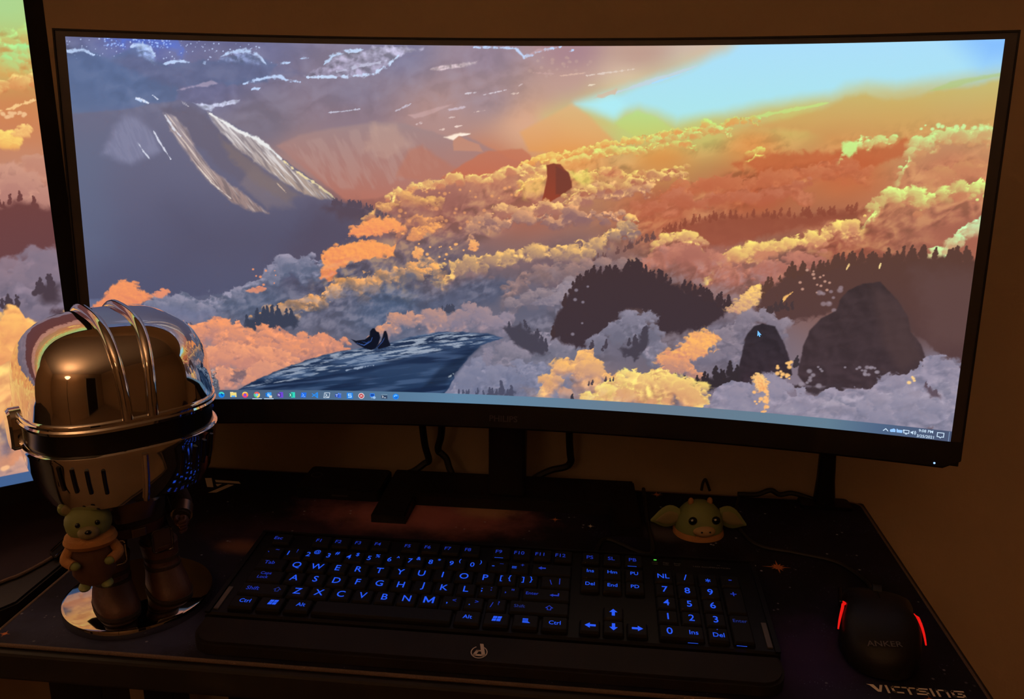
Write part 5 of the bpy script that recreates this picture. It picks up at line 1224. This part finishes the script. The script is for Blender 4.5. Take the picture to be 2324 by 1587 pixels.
# ----------------------------------------------------------------- mouse
mo = tag(empty('computer_mouse', (0.335, -0.070, 0), R2(-13)), 'black mouse with two glowing red side strips, right of the keyboard', 'mouse')
def mouse_ring(z, k, dy=0.0):
    out = []
    for i in range(44):
        t = 2*math.pi*i/44; c_, s_ = math.cos(t), math.sin(t)
        y = 0.061*math.copysign(abs(s_)**0.85, s_); w = 0.0315-0.0045*math.exp(-(y/0.022)**2)+0.002*(y < 0)
        out.append((w*k*math.copysign(abs(c_)**0.8, c_), y*k+dy, z(y*k) if callable(z) else z))
    return out
hump = lambda y: 0.036-0.000+(-((y+0.012)/0.061)**2)*0.017
lv = []
for k, f in ((0.93, 0.0), (1.0, 0.12), (1.0, 0.45), (0.96, 0.72), (0.86, 0.90), (0.70, 0.98), (0.45, 1.0), (0.15, 1.0)):
    lv.append(mouse_ring(lambda y, f=f: 0.001+(hump(y)-0.001)*f, k))
mesh_obj('mouse_body', *loft(lv), m_plast, mo, True)
mz = lambda y: hump(y)
mesh_obj('button_seam', *tube([(0, y, mz(y)+0.0001) for y in (0.056, 0.04, 0.02, 0.008)], .0005, 6), m_gloss, mo)
mesh_obj('scroll_wheel', *xform(tube([(-.0035, 0, 0), (.0035, 0, 0)], .009, 20), lambda x, y, z: (x, y+0.034, z+mz(0.034)-.005)), m_rub, mo, True)
for s in (-1, 1):
    pts = []
    for i in range(11):
        y = -0.030+0.046*i/10; w = 0.0315-0.0045*math.exp(-(y/0.022)**2)+0.002*(y < 0)
        f = 0.60+0.18*math.sin(math.pi*i/10); pts.append((s*w*(0.985), y, 0.001+(hump(y)-0.001)*f))
    mesh_obj('red_light_strip', *tube(pts, [0.0004+0.0008*math.sin(math.pi*(i+1)/12) for i in range(11)], 8), E('led_red', (225, 20, 16), 1.0), mo, True)
mesh_obj('side_button', *xform(box(-.0015, .0015, -.012, .012, -.003, .003, .001), lambda x, y, z: (-.0305+x, y+0.010, .027+z)), m_gloss, mo)
m_anker = M('mouse_lettering', (0.09, 0.075, 0.07), 0.5)
mesh_obj('lettering', *xform(text_geo('ANKER', 0.0068, 0.01, sx=1.2), lambda x, y, z: (x*.97-y*.2, x*.2+y*1.0-0.050, hump(-0.050+x*.2+y)*0.93+0.0006)), m_anker, mo)
tag(mesh_obj('mouse_cable', *tube(spline([(0.350, -0.004, 0.007), (0.352, 0.02, 0.0026), (0.335, 0.052, 0.0022), (0.300, 0.066, 0.0022), (0.262, 0.080, 0.0022), (0.250, 0.13, 0.0022), (0.262, 0.190, 0.0026)], 8), 0.0018, 8), m_rub, None, True),
    'thin black cable leading from the mouse to the back of the mat', 'cable')

# ----------------------------------------------------------------- small green toy head by the keyboard (a plain generic animal)
m_green = M('green_vinyl', (0.20, 0.24, 0.085), 0.6, var=0.12, scale=60)
m_green2 = M('green_vinyl_inner', (0.26, 0.22, 0.11), 0.65, var=0.1, scale=60)
m_tan2 = M('toy_muzzle', (0.40, 0.27, 0.13), 0.65, var=0.1)
m_eye = M('toy_eye', (0.004, 0.004, 0.004), 0.08)
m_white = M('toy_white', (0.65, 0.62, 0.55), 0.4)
m_tan = M('tan_cloth', (0.42, 0.20, 0.07), 0.85, var=0.15, scale=150, bump=0.4)
def dome(rx, ry, h, e=2.2, z0=0.0, n=32, k=10, ez=2.2):
    rings = []
    for i in range(k):
        a = math.pi/2*i/(k-0.35); rings.append(sring(0, 0, z0+h*math.sin(a)**(2/ez), rx*math.cos(a)**(2/ez), ry*math.cos(a)**(2/ez), e, n))
    return loft(rings)
def ball(cx, cy, cz, rx, ry, rz, n=16, k=9):
    rings = [sring(cx, cy, cz+rz*math.sin(a), max(1e-5, rx*math.cos(a)), max(1e-5, ry*math.cos(a)), 2, n) for a in [R2(-89+178*i/(k-1)) for i in range(k)]]
    return loft(rings)
def ear(L, w, th, droop):
    """a soft side ear, round-ended, thick in the middle"""
    rings = []
    for i in range(9):
        t = i/8; ww = w*(0.55+0.9*math.sin(math.pi*min(1, t*0.9+0.12))**0.9)*(1-0.75*t**4)*0.6; tt = th*(1-0.7*t)
        c_ = (L*t, 0.0, -droop*t*t)
        rings.append([(c_[0], c_[1]+tt*math.sin(2*math.pi*k/12), c_[2]+ww*math.cos(2*math.pi*k/12)) for k in range(12)])
    return loft(rings)
toy = tag(empty('green_toy_head', (0.2075, 0.104, 0), R2(10)), 'small green toy animal head with wide ears and black eyes behind the keyboard', 'toy')
mesh_obj('collar', *dome(.0265, .0245, .009, 2.1, 0, 32, 6, 3.0), m_tan, toy, True)
mesh_obj('head', *xform(dome(.0250, .0225, .029, 2.1, 0, 36, 12, 2.2), lambda x, y, z: (x, y, z+.006)), m_green, toy, True)
mesh_obj('muzzle', *ball(0, -.0200, .0108, .0118, .0066, .0062), m_tan2, toy, True)
for s in (-1, 1):
    ge = ear(.030, .0145, .0034, .008)
    eo = mesh_obj('ear', *xform(ge, lambda x, y, z, s=s: (s*(.021+x), y, z+.0185-0.13*(s*x))), m_green, toy, True)
    mesh_obj('inner_ear', *xform(ear(.023, .0084, .0012, .0062), lambda x, y, z, s=s: (s*(.0235+x), y-.0030, z+.0182-0.13*(s*x))), m_green2, eo, True)
    ey = mesh_obj('eye', *ball(s*.0120, -.0180, .0215, .0046, .0034, .0044), m_eye, toy, True)
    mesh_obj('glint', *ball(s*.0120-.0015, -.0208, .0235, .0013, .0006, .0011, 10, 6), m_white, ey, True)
    mesh_obj('horn', *xform(ball(0, 0, 0, .0030, .0030, .0045, 12, 7), lambda x, y, z, s=s: (s*.010+x, y, 0.0345+z)), m_tan, toy, True)
    mesh_obj('nostril', *ball(s*.0042, -.0258, .0124, .0012, .0008, .0009, 8, 5), m_eye, toy, True)

# ----------------------------------------------------------------- chrome-helmeted toy knight on its mirror disc (a plain generic figure)
m_boot = M('brown_leather', (0.075, 0.028, 0.018), 0.55, var=0.3, scale=90, bump=0.4, bscale=400)
m_cloth = M('dark_brown_cloth', (0.034, 0.020, 0.016), 0.85, var=0.3, scale=120, bump=0.4)
m_plate = M('dull_plate', (0.20, 0.14, 0.11), 0.35, 0.8, var=0.2)
m_visor = M('visor_black', (0.004, 0.003, 0.003), 0.25)
fig = tag(empty('toy_knight', (-0.300, -0.088, 0), R2(45)), 'toy knight with an oversized chrome helmet, brown boots and a round mirror stand', 'figurine')
mesh_obj('stand_disc', *loft([sring(0, 0, 0, .0615, .0615, n=72), sring(0, 0, .0065, .0620, .0620, n=72), sring(0, 0, .0082, .0612, .0612, n=72), sring(0, 0, .0088, .0590, .0590, n=72)]), m_mirror, fig, True)
# helmet: rings from jaw to crown (front is -y)
HX, HY = 0.0735, 0.0700
ZJ, ZV0, ZV1, ZD, ZT = 0.118, 0.166, 0.184, 0.192, 0.262
def hring(z, k, ky=None, e=2.8, dy=0.0): return sring(0, dy, z, HX*k, HY*(ky or k), e, 72)
helm = mesh_obj('helmet_dome', *loft([hring(ZD, 0.985)]+[hring(ZD+(ZT-ZD)*math.sin(a)**0.66, max(0.02, math.cos(a)**0.66)*0.985) for a in [R2(90*i/17) for i in range(1, 18)]], False, True), m_chrome, fig, True)
mesh_obj('helmet_rim', *loft([hring(ZV1-.001, 0.955), hring(ZV1+.0005, 1.0), hring(ZV1+.003, 1.012), hring(ZV1+.0045, 1.0), hring(ZV1+.0055, 1.004), hring(ZV1+.0075, 1.004), hring(ZV1+.009, 0.99), hring(ZV1+.010, 0.96)], False, False), m_chrome, fig, True)
mesh_obj('visor', *loft([hring(ZV0-.001, 0.960), hring(ZV1+.001, 0.960)], False, False), m_visor, fig, True)
mask = mesh_obj('helmet_mask', *loft([hring(ZJ, 0.80, 0.79), hring(ZJ+.0005, 0.84, 0.83), hring(ZJ+.010, 0.90, 0.89), hring(ZJ+.026, 0.955, 0.95), hring(ZV0-.006, 0.985), hring(ZV0-.003, 1.004), hring(ZV0, 1.006), hring(ZV0+.0012, 0.985), hring(ZV0+.0012, 0.955)], True, False), m_chrome, fig, True)
def surf(z, th, out=0.0):
    """a point on the mask or dome at an angle th from the front (radians)"""
    if z > ZD: a = math.asin(min(1, ((z-ZD)/(ZT-ZD))**(1/0.66))); k = math.cos(a)**0.66*0.985
    else: k = np.interp(z, [ZJ, ZJ+.010, ZJ+.026, ZV0-.006, ZV0], [0.84, 0.90, 0.955, 0.985, 1.0])
    s_, c_ = math.sin(th), -math.cos(th)
    x = HX*k*math.copysign(abs(s_)**(2/2.8), s_); y = HY*k*math.copysign(abs(c_)**(2/2.8), c_)
    r = math.hypot(x, y) or 1; return (x*(1+out/r), y*(1+out/r), z)
# breathing slots and centre keel of the mask
for s in (-1, 1):
    for j in range(4):
        th = s*(0.30+0.17*j)
        pts = [surf(ZJ+.016+.002*j+.020*i/4, th, .0003) for i in range(5)]
        mesh_obj('breathing_slot', *tube(pts, .0016, 8), m_visor, mask, True)
mesh_obj('mask_keel', *tube([surf(ZJ+.002+.042*i/8, 0.0, .0006) for i in range(9)], .0026, 10), m_chrome, mask, True)
# two crest ribs over the crown
for s in (-1, 1):
    pts = []
    for i in range(33):
        a = math.pi*i/32; x = s*.0115
        ca, sa = math.cos(a), math.sin(a)
        y = -HY*0.985*math.copysign(abs(ca)**0.66, ca); z = ZD+(ZT-ZD+.0008)*abs(sa)**0.66
        pts.append((x*(0.8+0.35*sa), y*1.002, z))
    mesh_obj('crest_rib', *tube(pts, .0042, 12), m_chrome, helm, True)
# hinge bolts at the sides
for s in (-1, 1):
    mesh_obj('hinge_bolt', *xform(loft([sring(0, 0, 0, .017, .012, 3, 28), sring(0, 0, .006, .017, .012, 3, 28), sring(0, 0, .008, .015, .010, 3, 28)]), lambda x, y, z, s=s: (s*(HX*0.985+z-.001), y+.004, .178+x)), m_chrome, fig, True)
# body
mesh_obj('torso', *loft([sring(0, 0, .070, .024, .019, 2.6, 32), sring(0, 0, .078, .027, .021, 2.6, 32), sring(0, 0, .100, .030, .022, 2.6, 32), sring(0, .002, .116, .024, .018, 2.4, 32), sring(0, .002, .128, .014, .013, 2, 32)]), m_cloth, fig, True)
mesh_obj('belt', *loft([sring(0, 0, .071, .0265, .0215, 2.6, 32), sring(0, 0, .080, .0285, .0228, 2.6, 32)], True, True), m_boot, fig, True)
bk = mesh_obj('belt_buckle', *box(-.006, .006, -.0245, -.0220, .0715, .0795, .001), m_plate, fig)
mesh_obj('chest_plate', *loft([sring(0, -.003, .086, .020, .0205, 3, 28), sring(0, -.004, .100, .024, .0215, 3, 28), sring(0, -.003, .112, .018, .017, 3, 28)]), m_plate, fig, True)
for s in (-1, 1):
    ar = mesh_obj('arm', *tube(spline([(s*.026, .002, .110), (s*.038, .000, .098), (s*.042, -.008, .084), (s*.036, -.022, .078)], 5), [.0095]*6+[.0085]*5+[.0075]*5, 14), m_cloth, fig, True)
    mesh_obj('shoulder_plate', *ball(s*.034, .001, .106, .0115, .0125, .0105, 18, 9), m_plate, ar, True)
    mesh_obj('cuff', *tube([(s*.0415, -.010, .0825), (s*.037, -.0195, .0785)], .0092, 14), m_plate, ar, True)
    # a hand: palm, four curled fingers, a thumb
    h = [ball(s*.0345, -.0270, .0768, .0062, .0068, .0055, 14, 7)]
    for q in range(4):
        z = .0812-.0030*q
        h.append(tube(spline([(s*.0365, -.0300, z), (s*.0345, -.0355+.0006*q, z-.0008), (s*.0300, -.0345, z-.0016)], 3), .0018, 8))
    h.append(tube(spline([(s*.0320, -.0265, .0815), (s*.0290, -.0300, .0825), (s*.0285, -.0335, .0812)], 3), .0019, 8))
    mesh_obj('hand', *join(*h), m_boot, ar, True)
    # leg, knee plate, boot
    lg_ = mesh_obj('leg', *loft([sring(s*.0195, -.003, .040, .0120, .0125, 2.2, 24), sring(s*.0190, -.002, .058, .0130, .0135, 2.2, 24), sring(s*.0160, 0, .074, .0125, .0150, 2.2, 24)]), m_cloth, fig, True)
    kp = mesh_obj('knee_plate', *loft([[(s*.0195+x, -.0165-z*.25+.0015*(abs(x)/.0085), .050+y) for x, y in rrect(-.0085*q, .0085*q, -.0005, .0205*(.9+.1*q), .003)] for z, q in ((0, 1.0), (.006, 1.0), (.010, .85))]), m_plate, lg_, True)
    mesh_obj('plate_edge', *tube([(s*.0195+x, -.0188, .050+y) for x, y in rrect(-.0085, .0085, -.0005, .0205, .003)]+[(s*.0195+.0085, -.0188, .0665)], .0008, 6), m_chrome, kp, True)
    bt = mesh_obj('boot', *loft([sring(s*.022, -.0130, .0090, .0165, .0270, 2.6, 30), sring(s*.022, -.0125, .0130, .0170, .0272, 2.6, 30), sring(s*.022, -.0105, .0200, .0162, .0245, 2.4, 30), sring(s*.0215, -.0060, .0275, .0150, .0185, 2.2, 30),
                         sring(s*.021, -.0035, .0350, .0142, .0150, 2.2, 30), sring(s*.0205, -.0030, .0450, .0150, .0155, 2.2, 30), sring(s*.0200, -.0025, .0530, .0158, .0162, 2.2, 30), sring(s*.0200, -.0025, .0545, .0145, .0150, 2.2, 30)]), m_boot, fig, True)
    mesh_obj('boot_sole', *loft([sring(s*.022, -.0130, .0088, .0172, .0278, 2.6, 30), sring(s*.022, -.0130, .0118, .0176, .0281, 2.6, 30)]), m_cloth, bt, True)
    for z, kx, ky, yy in ((.0320, .0150, .0165, -.0048), (.0400, .0150, .0158, -.0033)):
        mesh_obj('boot_strap', *loft([sring(s*.021, yy, z-.0018, kx, ky, 2.2, 30), sring(s*.021, yy, z+.0018, kx, ky, 2.2, 30)]), m_cloth, bt, True)
# short cape behind
cp = []
for i in range(13):
    t = i/12; z = .128-.072*t
    cp.append([((-.030-.016*t)+(.060+.032*t)*j/16, .020+.020*t+.010*math.sin(math.pi*j/16)+.0022*t*math.sin(j*1.9), z) for j in range(17)])
o = mesh_obj('cape', *loft(cp, False, False, False), m_cloth, fig, True)
sd = o.modifiers.new('thickness', 'SOLIDIFY'); sd.thickness = 0.0016

# small green bear carried at the knight's hip, moulded to it
pet = mesh_obj('carried_bear', *join(ball(0, 0, 0, .0150, .0125, .0145, 24, 13)), m_green, fig, True)
pa = R2(-45); px_, py_ = 0.0010, -0.0580              # place in the world, then turned into the figure's frame
pet.location = (px_*math.cos(pa)-py_*math.sin(pa), px_*math.sin(pa)+py_*math.cos(pa), 0.106)
pet.scale = (1.15, 1.15, 1.12)
pet.rotation_euler = (0, 0, R2(-14))
mesh_obj('body', *loft([sring(0, 0, -.046, .0095, .0090, 2.4, 24), sring(0, 0, -.038, .0140, .0115, 2.4, 24), sring(0, 0, -.022, .0135, .0110, 2.4, 24), sring(0, 0, -.010, .0090, .0085, 2.2, 24)]), M('carried_brown', (0.10, 0.045, 0.03), 0.8, var=0.3, scale=140), pet, True)
mesh_obj('scarf', *loft([sring(0, 0, -.0170, .0150, .0125, 2.2, 28), sring(0, -.001, -.0130, .0172, .0145, 2.2, 28), sring(0, -.001, -.0095, .0160, .0135, 2.2, 28), sring(0, 0, -.0070, .0120, .0100, 2.2, 28)]), m_tan, pet, True)
mesh_obj('muzzle', *ball(0, -.0118, -.0030, .0070, .0052, .0050, 16, 8), m_green2, pet, True)
mesh_obj('nose', *ball(0, -.0166, -.0008, .0022, .0014, .0016, 12, 7), m_eye, pet, True)
for s in (-1, 1):
    eo = mesh_obj('ear', *ball(s*.0115, .001, .0115, .0062, .0034, .0058, 16, 9), m_green, pet, True)
    mesh_obj('inner_ear', *ball(s*.0115, -.0016, .0113, .0040, .0012, .0037, 12, 7), m_green2, pet, True)
    mesh_obj('eye', *ball(s*.0060, -.0112, .0030, .0017, .0014, .0019, 12, 7), m_eye, pet, True)
    mesh_obj('arm', *tube(spline([(s*.0130, -.002, -.018), (s*.0165, -.006, -.024), (s*.0115, -.0125, -.026)], 4), .0036, 10), m_tan, pet, True)
    mesh_obj('paw', *ball(s*.0105, -.0135, -.0262, .0034, .0030, .0030, 12, 7), m_green, pet, True)
    mesh_obj('foot', *ball(s*.0070, -.0060, -.0470, .0042, .0060, .0028, 12, 7), m_green, pet, True)
